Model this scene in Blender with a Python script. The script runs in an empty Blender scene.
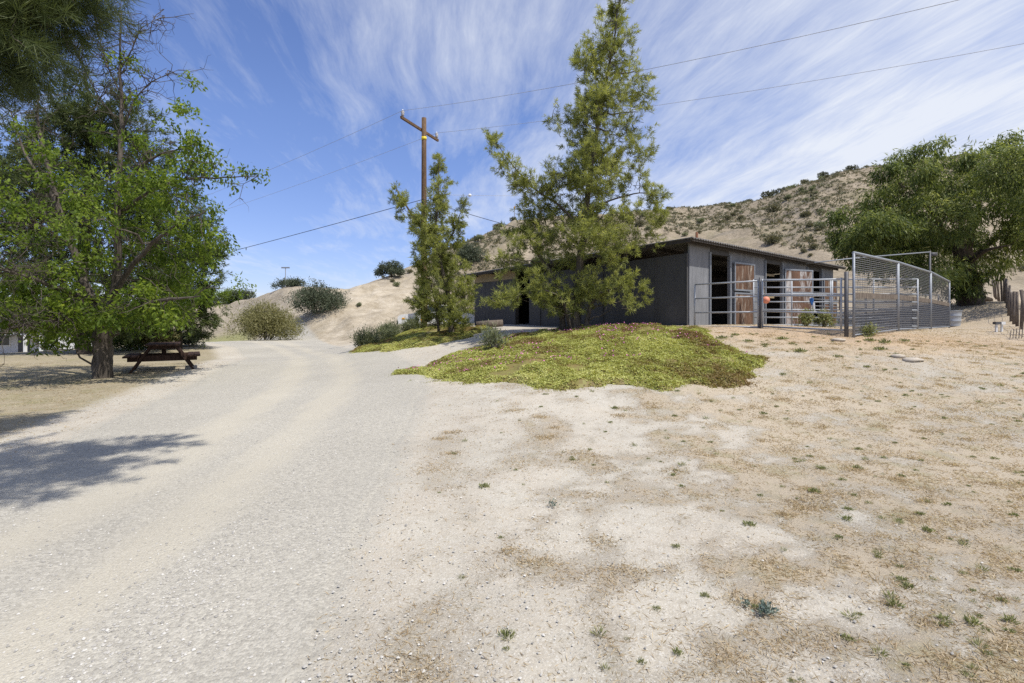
import bpy, math, random
import numpy as np
from mathutils import Vector
random.seed(7)
RS = np.random.RandomState(11)
R = math.radians
SC = bpy.context.scene
COL = SC.collection
F, EYE, HZ = 512.0, 1.6, 320.0

# ------------------------------------------------------------------ small helpers
def P(px, py, d):
    "real-world point seen along a sight line at distance d"
    return np.array(((px - 512.0) / F * d, d, EYE + (HZ - py) / F * d))

def nrm(v):
    v = np.asarray(v, float)
    return v / (np.linalg.norm(v, axis=-1, keepdims=True) + 1e-9)

_tab = np.random.RandomState(3).rand(4096)
def vnoise(p, seed=0):
    p = np.asarray(p, float)
    i = np.floor(p).astype(np.int64); f = p - i; f = f * f * (3 - 2 * f)
    out = 0
    for dx in (0, 1):
        for dy in (0, 1):
            for dz in (0, 1):
                h = ((i[:, 0] + dx) * 73856093) ^ ((i[:, 1] + dy) * 19349663) ^ ((i[:, 2] + dz) * 83492791) ^ (seed * 2654435)
                w = (f[:, 0] if dx else 1 - f[:, 0]) * (f[:, 1] if dy else 1 - f[:, 1]) * (f[:, 2] if dz else 1 - f[:, 2])
                out = out + w * _tab[(h ^ (h >> 13)) & 4095]
    return out
def fbm(p, o=4, seed=0):
    s, a, t = 0, 1.0, 0
    p = np.asarray(p, float)
    for k in range(o):
        s = s + a * vnoise(p * 2 ** k, seed + k); t += a; a *= .5
    return s / t
def fbm2(x, y, sc, o=4, seed=0):
    x = np.atleast_1d(x); y = np.atleast_1d(y)
    return fbm(np.stack([x * sc, y * sc, np.full_like(x, .37, dtype=float)], -1), o, seed)
def sstep(a, b, x):
    t = np.clip((x - a) / (b - a), 0, 1); return t * t * (3 - 2 * t)

def tag(o, label=None, cat=None, group=None, kind=None):
    if label: o['label'] = label
    if cat: o['category'] = cat
    if group: o['group'] = group
    if kind: o['kind'] = kind
    return o
def empty(name, loc, label, cat, group=None):
    o = bpy.data.objects.new(name, None); COL.objects.link(o)
    o.location = tuple(float(c) for c in loc); o.empty_display_size = .1
    return tag(o, label, cat, group)
def link(name, me, mats, parent=None):
    for m in (mats if isinstance(mats, (list, tuple)) else [mats]): me.materials.append(m)
    o = bpy.data.objects.new(name, me); COL.objects.link(o)
    if parent is not None:
        o.parent = parent
        w = Vector((0, 0, 0)); q = parent
        while q is not None: w += q.location; q = q.parent
        o.location = -w          # geometry is given in world coordinates
    return o

class MB:
    def __init__(s): s.v, s.f, s.m = [], [], []
    def add(s, v, f, mat=0):
        b = len(s.v); s.v += [tuple(map(float, q)) for q in v]
        s.f += [tuple(i + b for i in q) for q in f]; s.m += [mat] * len(f)
        return s
    def obox(s, c, ax, ay, az, mat=0):
        c, ax, ay, az = (np.asarray(q, float) for q in (c, ax, ay, az))
        if np.dot(np.cross(ax, ay), az) < 0: az = -az
        v = [c + i * ax + j * ay + k * az for k in (-1, 1) for j in (-1, 1) for i in (-1, 1)]
        return s.add(v, [(0, 2, 3, 1), (4, 5, 7, 6), (0, 1, 5, 4), (2, 6, 7, 3), (0, 4, 6, 2), (1, 3, 7, 5)], mat)
    def bar(s, a, b, w, h, up=(0, 0, 1), mat=0):
        a = np.asarray(a, float); b = np.asarray(b, float); d = b - a; L = np.linalg.norm(d); d = d / L
        up = np.asarray(up, float); sd = np.cross(d, up)
        if np.linalg.norm(sd) < 1e-5: sd = np.cross(d, (0, 1, 0))
        sd = nrm(sd); u2 = np.cross(sd, d)
        return s.obox((a + b) / 2, d * L / 2, sd * w / 2, u2 * h / 2, mat)
    def tube(s, pts, rad, n=8, mat=0, cap=True, wob=0):
        pts = [np.asarray(p, float) for p in pts]
        if not hasattr(rad, '__len__'): rad = [rad] * len(pts)
        b = len(s.v); prev = None
        for i, p in enumerate(pts):
            d = nrm((pts[min(i + 1, len(pts) - 1)] - pts[max(i - 1, 0)]))
            ref = np.array((0, 0, 1.)) if abs(d[2]) < .9 else np.array((1., 0, 0))
            if prev is not None: ref = prev
            a = nrm(ref - d * np.dot(ref, d)); c = np.cross(d, a); prev = a
            for k in range(n):
                t = 2 * math.pi * k / n
                r = rad[i] * (1 + wob * math.sin(3 * t + i * .7) + wob * .6 * math.sin(5 * t - i))
                s.v.append(tuple(p + r * (math.cos(t) * a + math.sin(t) * c)))
        for i in range(len(pts) - 1):
            for k in range(n):
                k2 = (k + 1) % n
                s.f.append((b + i * n + k, b + i * n + k2, b + (i + 1) * n + k2, b + (i + 1) * n + k)); s.m.append(mat)
        if cap:
            s.f.append(tuple(b + k for k in reversed(range(n)))); s.m.append(mat)
            e = b + (len(pts) - 1) * n
            s.f.append(tuple(e + k for k in range(n))); s.m.append(mat)
        return s
    def build(s, name, mats, parent=None, smooth=False):
        me = bpy.data.meshes.new(name); me.from_pydata(s.v, [], s.f)
        me.polygons.foreach_set('material_index', s.m)
        if smooth: me.polygons.foreach_set('use_smooth', [True] * len(s.f))
        me.update()
        return link(name, me, mats, parent)

def quad_mesh(name, Q, rnd, mats, parent=None, mi=None):
    "Q (n,4,3) loose quads with a per-face shade value"
    Q = np.asarray(Q, np.float32); n = len(Q)
    me = bpy.data.meshes.new(name)
    me.vertices.add(n * 4); me.vertices.foreach_set('co', Q.reshape(-1))
    me.loops.add(n * 4); me.loops.foreach_set('vertex_index', np.arange(n * 4, dtype=np.int32))
    me.polygons.add(n); me.polygons.foreach_set('loop_start', np.arange(0, n * 4, 4, dtype=np.int32))
    me.polygons.foreach_set('loop_total', np.full(n, 4, np.int32))
    if mi is not None: me.polygons.foreach_set('material_index', np.asarray(mi, np.int32))
    a = me.attributes.new('rnd', 'FLOAT', 'FACE'); a.data.foreach_set('value', np.asarray(rnd, np.float32))
    me.update(calc_edges=True)
    return link(name, me, mats, parent)

def leaves(B, D, L, W, N=None):
    "diamond leaves: base points B, directions D, lengths L, widths W -> quads"
    B = np.asarray(B, float); D = nrm(D); n = len(B)
    L = np.broadcast_to(L, n)[:, None]; W = np.broadcast_to(W, n)[:, None]
    r = nrm(RS.randn(n, 3)) if N is None else N; S = nrm(np.cross(D, r)) * W * .5
    mid = B + D * L * .45
    return np.stack([B, mid + S, B + D * L, mid - S], 1)

def grid_mesh(name, xs, ys, zf, mats, attrs=None, keep=None, smooth=True):
    X, Y = np.meshgrid(xs, ys); sh = X.shape
    x, y = X.ravel(), Y.ravel(); z = zf(x, y)
    nx, ny = len(xs), len(ys)
    i = (np.arange(ny - 1)[:, None] * nx + np.arange(nx - 1)[None, :]).ravel()
    q = np.stack([i, i + 1, i + nx + 1, i + nx], 1)
    if keep is not None:
        k = keep(x, y); q = q[k[q].all(1)]
        used = np.unique(q); mp = np.full(len(x), -1, np.int64); mp[used] = np.arange(len(used))
        q = mp[q]; x, y, z = x[used], y[used], z[used]
    me = bpy.data.meshes.new(name); n = len(q)
    me.vertices.add(len(x)); me.vertices.foreach_set('co', np.stack([x, y, z], 1).astype(np.float32).ravel())
    me.loops.add(n * 4); me.loops.foreach_set('vertex_index', q.astype(np.int32).ravel())
    me.polygons.add(n); me.polygons.foreach_set('loop_start', np.arange(0, n * 4, 4, dtype=np.int32))
    me.polygons.foreach_set('loop_total', np.full(n, 4, np.int32))
    me.polygons.foreach_set('use_smooth', np.full(n, smooth))
    if attrs:
        for k, fn in attrs(x, y).items():
            a = me.attributes.new(k, 'FLOAT', 'POINT'); a.data.foreach_set('value', np.asarray(fn, np.float32))
    me.update(calc_edges=True)
    return link(name, me, mats)

# ------------------------------------------------------------------ materials
class NT:
    def __init__(s, tree): s.t = tree; tree.nodes.clear()
    def n(s, typ, ins=None, **pr):
        nd = s.t.nodes.new(typ)
        for k, v in pr.items(): setattr(nd, k, v)
        for k, v in (ins or {}).items():
            sk = nd.inputs[k]
            if isinstance(v, bpy.types.NodeSocket): s.t.links.new(v, sk)
            elif isinstance(v, bpy.types.Node): s.t.links.new(v.outputs[0], sk)
            elif isinstance(v, tuple) and len(v) == 3 and sk.type == 'RGBA': sk.default_value = v + (1,)
            else: sk.default_value = v
        return nd
    def math(s, op, a, b=0.0, clamp=False):
        return s.n('ShaderNodeMath', {0: a, 1: b}, operation=op, use_clamp=clamp).outputs[0]
    def mix(s, f, a, b, mode='MIX'):
        nd = s.n('ShaderNodeMix', {0: f, 6: a, 7: b}, data_type='RGBA', blend_type=mode)
        return nd.outputs[2]
    def noise(s, vec, scale, det=4, rough=.55, dist=0):
        return s.n('ShaderNodeTexNoise', {'Vector': vec, 'Scale': scale, 'Detail': det, 'Roughness': rough, 'Distortion': dist}).outputs[0]
    def ramp(s, f, *st):
        nd = s.n('ShaderNodeValToRGB', {0: f}); e = nd.color_ramp.elements
        while len(e) < len(st): e.new(.5)
        for k, (p, c) in enumerate(st):
            e[k].position = p; e[k].color = (c if isinstance(c, tuple) else (c, c, c)) + (1,)
        return nd.outputs[0]
    def attr(s, name): return s.n('ShaderNodeAttribute', attribute_name=name).outputs['Fac']
    def rng(s, f, a, b, c=0., d=1.):
        return s.n('ShaderNodeMapRange', {0: f, 1: a, 2: b, 3: c, 4: d}).outputs[0]

def mat(name):
    m = bpy.data.materials.new(name); m.use_nodes = True
    return m, NT(m.node_tree)
def finish(t, color, rough=.85, bump=None, bstr=.3, bdist=.02, metal=0., spec=.3):
    ins = {'Base Color': color, 'Roughness': rough, 'Metallic': metal, 'Specular IOR Level': spec}
    if bump is not None:
        ins['Normal'] = t.n('ShaderNodeBump', {'Height': bump, 'Strength': bstr, 'Distance': bdist}).outputs[0]
    b = t.n('ShaderNodeBsdfPrincipled', ins)
    t.n('ShaderNodeOutputMaterial', {0: b.outputs[0]})
def obj_vec(t): return t.n('ShaderNodeTexCoord').outputs['Object']

def plain(name, c, rough=.7, metal=0., var=.35, scale=6., stretch=(1, 1, 1), rust=None, spec=.3):
    m, t = mat(name); v = obj_vec(t)
    v = t.n('ShaderNodeMapping', {'Vector': v, 'Scale': stretch}).outputs[0]
    a = t.noise(v, scale, 6, .65); b = t.noise(v, scale * 6, 3, .6)
    k = t.math('ADD', t.math('MULTIPLY', a, .65), t.math('MULTIPLY', b, .35))
    lo = tuple(x * (1 - var) for x in c); hi = tuple(min(1, x * (1 + var)) for x in c)
    col = t.ramp(k, (.33, lo), (.67, hi))
    if rust:
        r = t.noise(v, scale * .7, 6, .7, .5)
        col = t.mix(t.rng(r, rust[1], rust[1] + .12), col, rust[0])
    finish(t, col, rough, k, .25, .01, metal, spec)
    return m

def foliage(name, cs, trans=.35, rough=.55, spec=.25):
    m, t = mat(name)
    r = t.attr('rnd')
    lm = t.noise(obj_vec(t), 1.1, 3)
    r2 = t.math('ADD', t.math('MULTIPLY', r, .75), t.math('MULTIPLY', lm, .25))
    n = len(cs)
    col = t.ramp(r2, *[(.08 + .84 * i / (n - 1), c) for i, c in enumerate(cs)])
    b = t.n('ShaderNodeBsdfPrincipled', {'Base Color': col, 'Roughness': rough, 'Specular IOR Level': spec})
    tc = t.mix(.5, col, t.mix(1., col, (1.6, 1.5, .5), 'MULTIPLY'))
    tr = t.n('ShaderNodeBsdfTranslucent', {0: tc})
    mx = t.n('ShaderNodeMixShader', {0: trans, 1: b.outputs[0], 2: tr.outputs[0]})
    t.n('ShaderNodeOutputMaterial', {0: mx.outputs[0]})
    return m

def bark(name, lo, hi, scale=9):
    m, t = mat(name)
    v = t.n('ShaderNodeMapping', {'Vector': obj_vec(t), 'Scale': (1, 1, .18)}).outputs[0]
    a = t.noise(v, scale, 6, .7, .6); b = t.noise(v, scale * 5, 4, .6)
    k = t.math('ADD', t.math('MULTIPLY', a, .7), t.math('MULTIPLY', b, .3))
    finish(t, t.ramp(k, (.35, lo), (.62, hi)), .9, k, .9, .04, 0, .15)
    return m

def terrain_material():
    m, t = mat('terrain'); v = obj_vec(t)
    road, grass, hill, orange, lawn, rut, pale = (t.attr(k) for k in ('road', 'grass', 'hill', 'orange', 'lawn', 'rut', 'pale'))
    fine = t.noise(v, 70, 6, .8); mid = t.noise(v, 7, 6, .7, .3); big = t.noise(v, .9, 5, .65, .4)
    vor = t.n('ShaderNodeTexVoronoi', {'Vector': v, 'Scale': 55., 'Randomness': 1.}, feature='F1')
    vb = t.n('ShaderNodeTexVoronoi', {'Vector': v, 'Scale': 130.}, feature='F1')
    grain = t.n('ShaderNodeSeparateColor', {0: vor.outputs['Color']}).outputs[0]
    grain2 = t.n('ShaderNodeSeparateColor', {0: vb.outputs['Color']}).outputs[0]
    # sand with small light stones
    sand = t.ramp(t.math('ADD', t.math('MULTIPLY', mid, .5), t.math('MULTIPLY', fine, .5)),
                  (.34, (.33, .295, .235)), (.5, (.455, .42, .35)), (.66, (.56, .53, .455)))
    sand = t.mix(t.rng(big, .42, .62), sand, t.mix(.3, sand, (.46, .395, .31)))
    sand = t.mix(t.math('MULTIPLY', t.rng(grain2, .86, .9), .55), sand, (.62, .6, .55))
    sand = t.mix(t.math('MULTIPLY', t.rng(grain, .0, .05, 1, 0), .35), sand, (.25, .22, .18))
    # dry grass litter
    st = t.noise(t.n('ShaderNodeMapping', {'Vector': v, 'Scale': (1, 3.2, 1), 'Rotation': (0, 0, .5)}).outputs[0], 45, 5, .8, 2.0)
    dry = t.ramp(st, (.3, (.26, .205, .14)), (.5, (.435, .365, .265)), (.7, (.62, .54, .42)))
    dry = t.mix(t.rng(t.noise(v, 2.3, 4, .6), .52, .72, 0, .6), dry, (.23, .22, .10))
    gm = t.rng(t.math('ADD', grass, t.math('MULTIPLY', t.math('ADD', t.math('SUBTRACT', mid, .5), t.math('MULTIPLY', t.math('SUBTRACT', fine, .5), 1.6)), 1.25)), .34, .74)
    col = t.mix(t.math('MULTIPLY', gm, .85), sand, dry)
    org = t.ramp(t.math('ADD', t.math('MULTIPLY', mid, .6), t.math('MULTIPLY', fine, .4)), (.35, (.34, .235, .145)), (.65, (.52, .395, .265)))
    col = t.mix(t.math('MULTIPLY', orange, t.rng(mid, .3, .6, .45, 1.)), col, org)
    lw = t.ramp(t.math('ADD', t.math('MULTIPLY', st, .6), t.math('MULTIPLY', mid, .4)), (.33, (.17, .148, .095)), (.5, (.32, .275, .19)), (.66, (.47, .415, .305)))
    lw = t.mix(t.rng(t.noise(v, 1.1, 4, .6), .5, .68, 0, .5), lw, (.21, .20, .085))
    col = t.mix(t.rng(t.math('ADD', lawn, t.math('MULTIPLY', t.math('SUBTRACT', mid, .5), 1.1)), .3, .7), col, lw)
    # hillside
    hn = t.noise(v, .35, 8, .72, .5); hf = t.noise(v, 2.2, 6, .75)
    hc = t.ramp(t.math('ADD', t.math('MULTIPLY', hn, .45), t.math('MULTIPLY', hf, .55)),
                (.33, (.13, .115, .08)), (.45, (.245, .205, .145)), (.56, (.335, .28, .205)), (.7, (.44, .375, .285)))
    hc = t.mix(t.rng(t.noise(v, .09, 6, .6), .5, .62, 0, .45), hc, (.22, .20, .11))
    hc = t.mix(t.math('MULTIPLY', t.rng(t.noise(v, .22, 8, .75), .55, .66), .6), hc, (.20, .18, .15))
    col = t.mix(hill, col, hc)
    pc = t.ramp(t.math('ADD', t.math('MULTIPLY', t.noise(v, .6, 7, .7), .6), t.math('MULTIPLY', hf, .4)), (.36, (.29, .24, .165)), (.64, (.55, .485, .38)))
    col = t.mix(pale, col, pc)
    col = t.mix(t.math('MULTIPLY', t.attr('green'), .8), col, t.ramp(hf, (.35, (.16, .17, .05)), (.65, (.30, .30, .12))))
    # gravel road
    g = t.ramp(grain, (.0, (.20, .195, .185)), (.35, (.36, .35, .32)), (.7, (.48, .465, .42)), (1., (.66, .64, .58)))
    g = t.mix(.6, g, t.ramp(fine, (.35, (.31, .292, .255)), (.65, (.565, .545, .485))))
    rm = t.noise(t.n('ShaderNodeMapping', {'Vector': v, 'Scale': (1., .22, 1), 'Rotation': (0, 0, -.3)}).outputs[0], 2.2, 5, .6, .4)
    dust = t.ramp(t.math('ADD', t.math('MULTIPLY', fine, .7), t.math('MULTIPLY', grain2, .3)), (.25, (.425, .395, .33)), (.7, (.57, .54, .46)))
    rf = t.math('ADD', t.math('MULTIPLY', rut, .75), t.math('MULTIPLY', t.math('SUBTRACT', rm, .5), 1.5))
    g = t.mix(t.rng(rf, .12, .65, .1, .78), g, dust)
    rd = t.rng(t.math('ADD', road, t.math('MULTIPLY', t.math('SUBTRACT', mid, .5), .9)), .3, .7)
    g = t.mix(1., g, (.93, .915, .88), 'MULTIPLY')
    col = t.mix(rd, col, g)
    # overall slow variation
    col = t.mix(1., col, t.ramp(t.noise(v, .35, 3, .5), (.3, (.90, .895, .885)), (.7, (1.04, 1.035, 1.02))), 'MULTIPLY')
    b1 = t.math('ADD', t.math('MULTIPLY', fine, .5), t.math('MULTIPLY', mid, 1.2))
    b2 = t.math('ADD', b1, t.math('MULTIPLY', t.math('MULTIPLY', vor.outputs['Distance'], -.9), t.math('ADD', road, .25)))
    b3 = t.math('ADD', b2, t.math('MULTIPLY', t.math('MULTIPLY', st, gm), .8))
    b4 = t.math('ADD', b3, t.math('MULTIPLY', t.math('MULTIPLY', hf, hill), 14.))
    finish(t, col, .95, b4, t.rng(road, 0., 1., .7, .4), .014, 0, .1)
    return m

M = {}
M['terrain'] = terrain_material()
M['pine'] = foliage('pine_needles', [(.055, .07, .024), (.185, .21, .06), (.36, .385, .115), (.52, .52, .21)], .45)
M['pinedark'] = foliage('dark_needles', [(.022, .035, .014), (.055, .078, .026), (.10, .128, .042), (.16, .18, .06)], .3)
M['mulb'] = foliage('bright_leaves', [(.04, .072, .013), (.11, .17, .025), (.20, .275, .038), (.33, .41, .07)], .55)
M['pepper'] = foliage('pepper_leaves', [(.018, .03, .010), (.085, .12, .032), (.205, .245, .07), (.42, .44, .20)], .45)  # darkest tone stands in for shade inside the crown
M['olive'] = foliage('olive_leaves', [(.085, .085, .035), (.19, .185, .075), (.28, .265, .125), (.37, .34, .19)], .3)
M['darkbush'] = foliage('dark_bush_leaves', [(.035, .046, .028), (.07, .088, .052), (.11, .13, .08), (.17, .185, .125)], .15)
M['hillbush'] = foliage('hill_bush_leaves', [(.05, .058, .035), (.09, .10, .06), (.135, .14, .085), (.19, .19, .125)], .15)
M['grey'] = foliage('grey_green_leaves', [(.075, .09, .05), (.16, .185, .10), (.24, .26, .15), (.33, .34, .22)], .3)
M['scrub'] = foliage('scrub_leaves', [(.075, .078, .04), (.145, .145, .08), (.20, .185, .11), (.28, .24, .16)], .2)
M['ice'] = foliage('ground_cover_leaves', [(.24, .15, .075), (.30, .285, .085), (.42, .445, .125), (.56, .555, .21)], .3)
M['dryblade'] = foliage('dry_blades', [(.26, .19, .115), (.40, .305, .19), (.52, .42, .28), (.64, .55, .40)], .35)
M['weed'] = foliage('weed_leaves', [(.11, .13, .05), (.19, .215, .085), (.28, .29, .13), (.38, .37, .20)], .3)
M['silver'] = foliage('silver_leaves', [(.10, .14, .12), (.17, .22, .18), (.24, .29, .25), (.33, .37, .33)], .15)
M['pink'] = plain('pink_petals', (.55, .16, .36), .6)
M['yellow'] = plain('yellow_petals', (.7, .55, .05), .6)
M['bark'] = bark('grey_bark', (.035, .029, .023), (.15, .128, .105))
M['barkdark'] = bark('dark_bark', (.022, .018, .014), (.10, .08, .06))
M['twig'] = bark('grey_twig', (.10, .09, .075), (.26, .235, .20))
M['polewood'] = bark('pole_wood', (.08, .05, .03), (.20, .13, .08), 14)
M['oldwood'] = bark('weathered_wood', (.07, .055, .045), (.22, .185, .15), 12)
M['tablewood'] = bark('brown_stained_wood', (.02, .013, .011), (.075, .045, .035), 12)
M['barnwall'] = plain('shaded_blue_grey_paint', (.072, .071, .070), .75, 0, .25, 1.6, (1, 1, .5), ((.115, .117, .12), .60))  # barn paint with the left wall's shade put into its colour
M['barnlit'] = plain('sunlit_worn_paint', (.19, .196, .205), .7, 0, .28, 2.6, (2.2, 2.2, .35), ((.30, .31, .32), .60))  # same barn paint, sunlight put into its colour; the pale streaks are wear
M['barntan'] = plain('tan_plywood', (.30, .235, .14), .8, 0, .2, 2.5)
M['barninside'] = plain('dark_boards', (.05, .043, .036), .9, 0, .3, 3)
M['tin'] = plain('galvanised_roof', (.22, .21, .195), .55, .3, .25, 2, (1, 1, 1), ((.24, .15, .09), .60))
M['galv'] = plain('galvanised_pipe', (.25, .27, .295), .55, .3, .2, 9, (1, 1, 1), ((.17, .12, .09), .66))
M['wiremesh'] = plain('wire_mesh_steel', (.15, .155, .165), .6, .2, .3, 9)
M['galvlight'] = plain('pale_galvanised', (.36, .38, .40), .5, .3, .15, 9)
M['darkpost'] = plain('dark_steel', (.10, .10, .105), .6, .3, .3, 9)
M['rustwood'] = plain('rusty_brown_board', (.12, .068, .042), .85, 0, .65, 3., (2.5, 2.5, .5), ((.36, .31, .25), .53))
M['rustwood2'] = plain('worn_brown_board', (.125, .07, .045), .85, 0, .6, 2., (1.6, 1.6, .5), ((.45, .43, .41), .50))
M['rust'] = plain('rusty_pipe', (.17, .075, .04), .85, 0, .4, 8)
M['white'] = plain('white_paint', (.72, .72, .70), .6, 0, .08, 2)
M['offwhite'] = plain('grey_white_siding', (.60, .61, .63), .7, 0, .08, 2)
M['black'] = plain('black_rubber', (.03, .03, .032), .7, 0, .3, 5)
M['glass'] = plain('dark_glass', (.03, .04, .05), .12, 0, .2, 1, spec=.6)
M['orange'] = plain('orange_rubber', (.72, .27, .17), .55, 0, .12, 5)
M['amber'] = plain('amber_plastic', (.75, .36, .03), .4)
M['bluecloth'] = plain('blue_cloth', (.04, .14, .38), .8, 0, .3, 8)
M['yellowband'] = plain('yellow_band', (.75, .55, .04), .5)
M['ceramic'] = plain('grey_ceramic', (.35, .33, .32), .3)
M['glassins'] = plain('pale_glass_insulator', (.75, .76, .76), .3)
M['wire'] = plain('grey_cable', (.42, .43, .45), .6, .3)
M['wiredark'] = plain('dark_cable', (.05, .05, .06), .7)
M['rock'] = plain('pale_stone', (.42, .37, .30), .9, 0, .3, 6)
M['pebble'] = foliage('gravel_stones', [(.17, .16, .15), (.33, .315, .285), (.47, .45, .405), (.66, .64, .59)], 0., .9, .1)
M['cone'] = plain('brown_cone', (.10, .06, .035), .8)

# ------------------------------------------------------------------ ground shape
_cp = []
for px, py, d in [(103,378,14),(165,367,16),(0,385,13),(20,357,45),(80,352,24),(235,341,36),(200,345,30),(350,350,25.6),(330,345,33),
                  (300,338,45),(402,372,13.3),(430,390,10),(400,450,6.3),(550,388,9.3),(700,386,9.3),(755,380,9.6),(690,327,17),(475,325,26.8),
                  (520,330,21),(440,350,17),(460,335,20),(355,352,22),(400,335,24),(570,331,17),(640,332,14),(600,358,11.5),(853,337,13.4),(760,327,15.5),
                  (932,329,20.1),(949,328,24),(820,326,23.5),(1000,333,17.5),(1020,326,17.5),(1015,312,23),(1007,302,28),(995,292,42),
                  (975,302,27),(900,382,9.5),(1000,382,9.5),(1024,345,14.5),(750,425,7.5),(700,683,2.26),(1000,683,2.26),(1000,500,4.55),
                  (512,500,4.55),(200,500,4.55),(512,434,6.7),(900,436,6.7),(898,331,16.5),(915,330,18.2)]:
    _cp.append(tuple(P(px, py, d)))
_cp += [(0,-8,0),(-15,-6,0),(15,-6,0),(-25,4,0),(22,4,.3),(-35,14,-.5),(-70,50,-1.8),(-25,65,0.2),(0,60,1.2),(5,34,1.35),(16,34,1.6),(30,60,3),(60,50,6),(40,15,1.6),(0,140,2),(-100,140,-1),(140,100,8)]
_cp = np.array(_cp)
def _rbf_fit(c, cc=2.5):
    n = len(c); r = np.sqrt(((c[:, None, :2] - c[None, :, :2]) ** 2).sum(-1) + cc * cc)
    A = np.zeros((n + 1, n + 1)); A[:n, :n] = r - np.eye(n) * .35; A[:n, n] = 1; A[n, :n] = 1
    return np.linalg.solve(A, np.append(c[:, 2], 0))
_rw = _rbf_fit(_cp)
def ground_base(x, y):
    out = np.full(x.shape, _rw[-1])
    for k in range(len(_cp)):
        out += _rw[k] * np.sqrt((x - _cp[k, 0]) ** 2 + (y - _cp[k, 1]) ** 2 + 6.25)
    return np.clip(out, -3, 12)
_hill = np.array([(-600,300,140,70),(0,303,110,60),(200,303,100,50),(230,303,90,47),(255,297,72,45),(285,287,64,41),(320,288,58,38),(350,290,55,36),
                  (385,277,64,35.5),(420,264,74,35),(455,248,82,35),(485,235,88,35),(515,222,95,35),(560,217,105,36),(600,215,112,36),(660,212,115,37),
                  (700,211,118,38),(735,207,118,38),(770,200,115,39),(810,183,112,40),(840,173,110,40),(870,170,110,40),(930,160,115,41),
                  (1020,153,120,44),(1300,150,130,46),(2500,180,150,40)], float)
def hill_parts(x, y):
    yy = np.maximum(y, 1.0); px = 512 + F * x / yy
    ry = np.interp(px, _hill[:, 0], _hill[:, 1]); rd = np.interp(px, _hill[:, 0], _hill[:, 2]); fd = np.interp(px, _hill[:, 0], _hill[:, 3])
    t = (y - fd) / (rd - fd)
    return t, EYE + (HZ - ry) / F * rd, fd, rd
EDGE_L = np.array([(-12,-5.2),(0,-5.3),(3,-5.4),(5.65,-5.65),(7.1,-6.07),(8.9,-6.64),(14.9,-8.6),(22,-11.3),(29,-15.6),(37,-23),(46,-36)])
EDGE_R = np.array([(-12,-.6),(0,-.75),(2.26,-.94),(3.41,-1.11),(6.3,-1.38),(10.2,-1.74),(13,-2.3),(15.75,-3.4),(20,-5.3),(25.6,-8.1),(32.8,-11.7),(40,-15.5),(46,-19)])
def road_d(x, y):
    xl = np.interp(y, EDGE_L[:, 0], EDGE_L[:, 1]); xr = np.interp(y, EDGE_R[:, 0], EDGE_R[:, 1])
    d = np.minimum(x - xl, xr - x) * np.interp(y, [8, 25, 35], [1, .85, .7])
    return np.where((y > 45) | (y < -12), -9, d), (x - xl) / (xr - xl)

def ground_z(x, y, micro=True):
    x = np.asarray(x, float); y = np.asarray(y, float)
    g = ground_base(x, y)
    t, zr, fd, rd = hill_parts(x, y)
    tt = np.clip(t, 0, 1); pr = .45 * tt + .55 * tt * tt * (3 - 2 * tt)
    back = np.clip(t - 1, 0, 3)
    n = (fbm2(x, y, .055, 5, 21) - .5) * 6.5 + (fbm2(x, y, .25, 4, 33) - .5) * 1.6
    hz = g + (zr - g) * pr + n * sstep(.05, .5, tt) * (1 - .75 * sstep(.75, 1, tt)) * np.clip(zr / 14, .1, 1)
    hz = hz - back * back * zr * .12 - back * zr * .1
    hz = hz + (fbm2(x, y, .7, 4, 37) - .5) * .9 * sstep(.02, .3, tt) * (1 - .6 * sstep(.8, 1, tt))
    z = np.where(t > 0, hz, g)
    if micro:
        near = np.exp(-np.maximum(y, 0) / 14.)
        rdm, _ = road_d(x, y); rr = sstep(-.4, .4, rdm)
        z = z + (fbm2(x, y, .9, 3, 5) - .5) * .10 * (1 - .75 * rr) * sstep(60, 20, np.abs(x)) + (fbm2(x, y, 4.5, 3, 8) - .5) * .05 * near * (1 - .6 * rr)
    return z
def gz(x, y): return float(ground_z(np.array([x]), np.array([y]))[0])
def on(px, d, dz=0.0):
    x = (px - 512) / F * d
    return np.array((x, d, gz(x, d) + dz))

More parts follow.
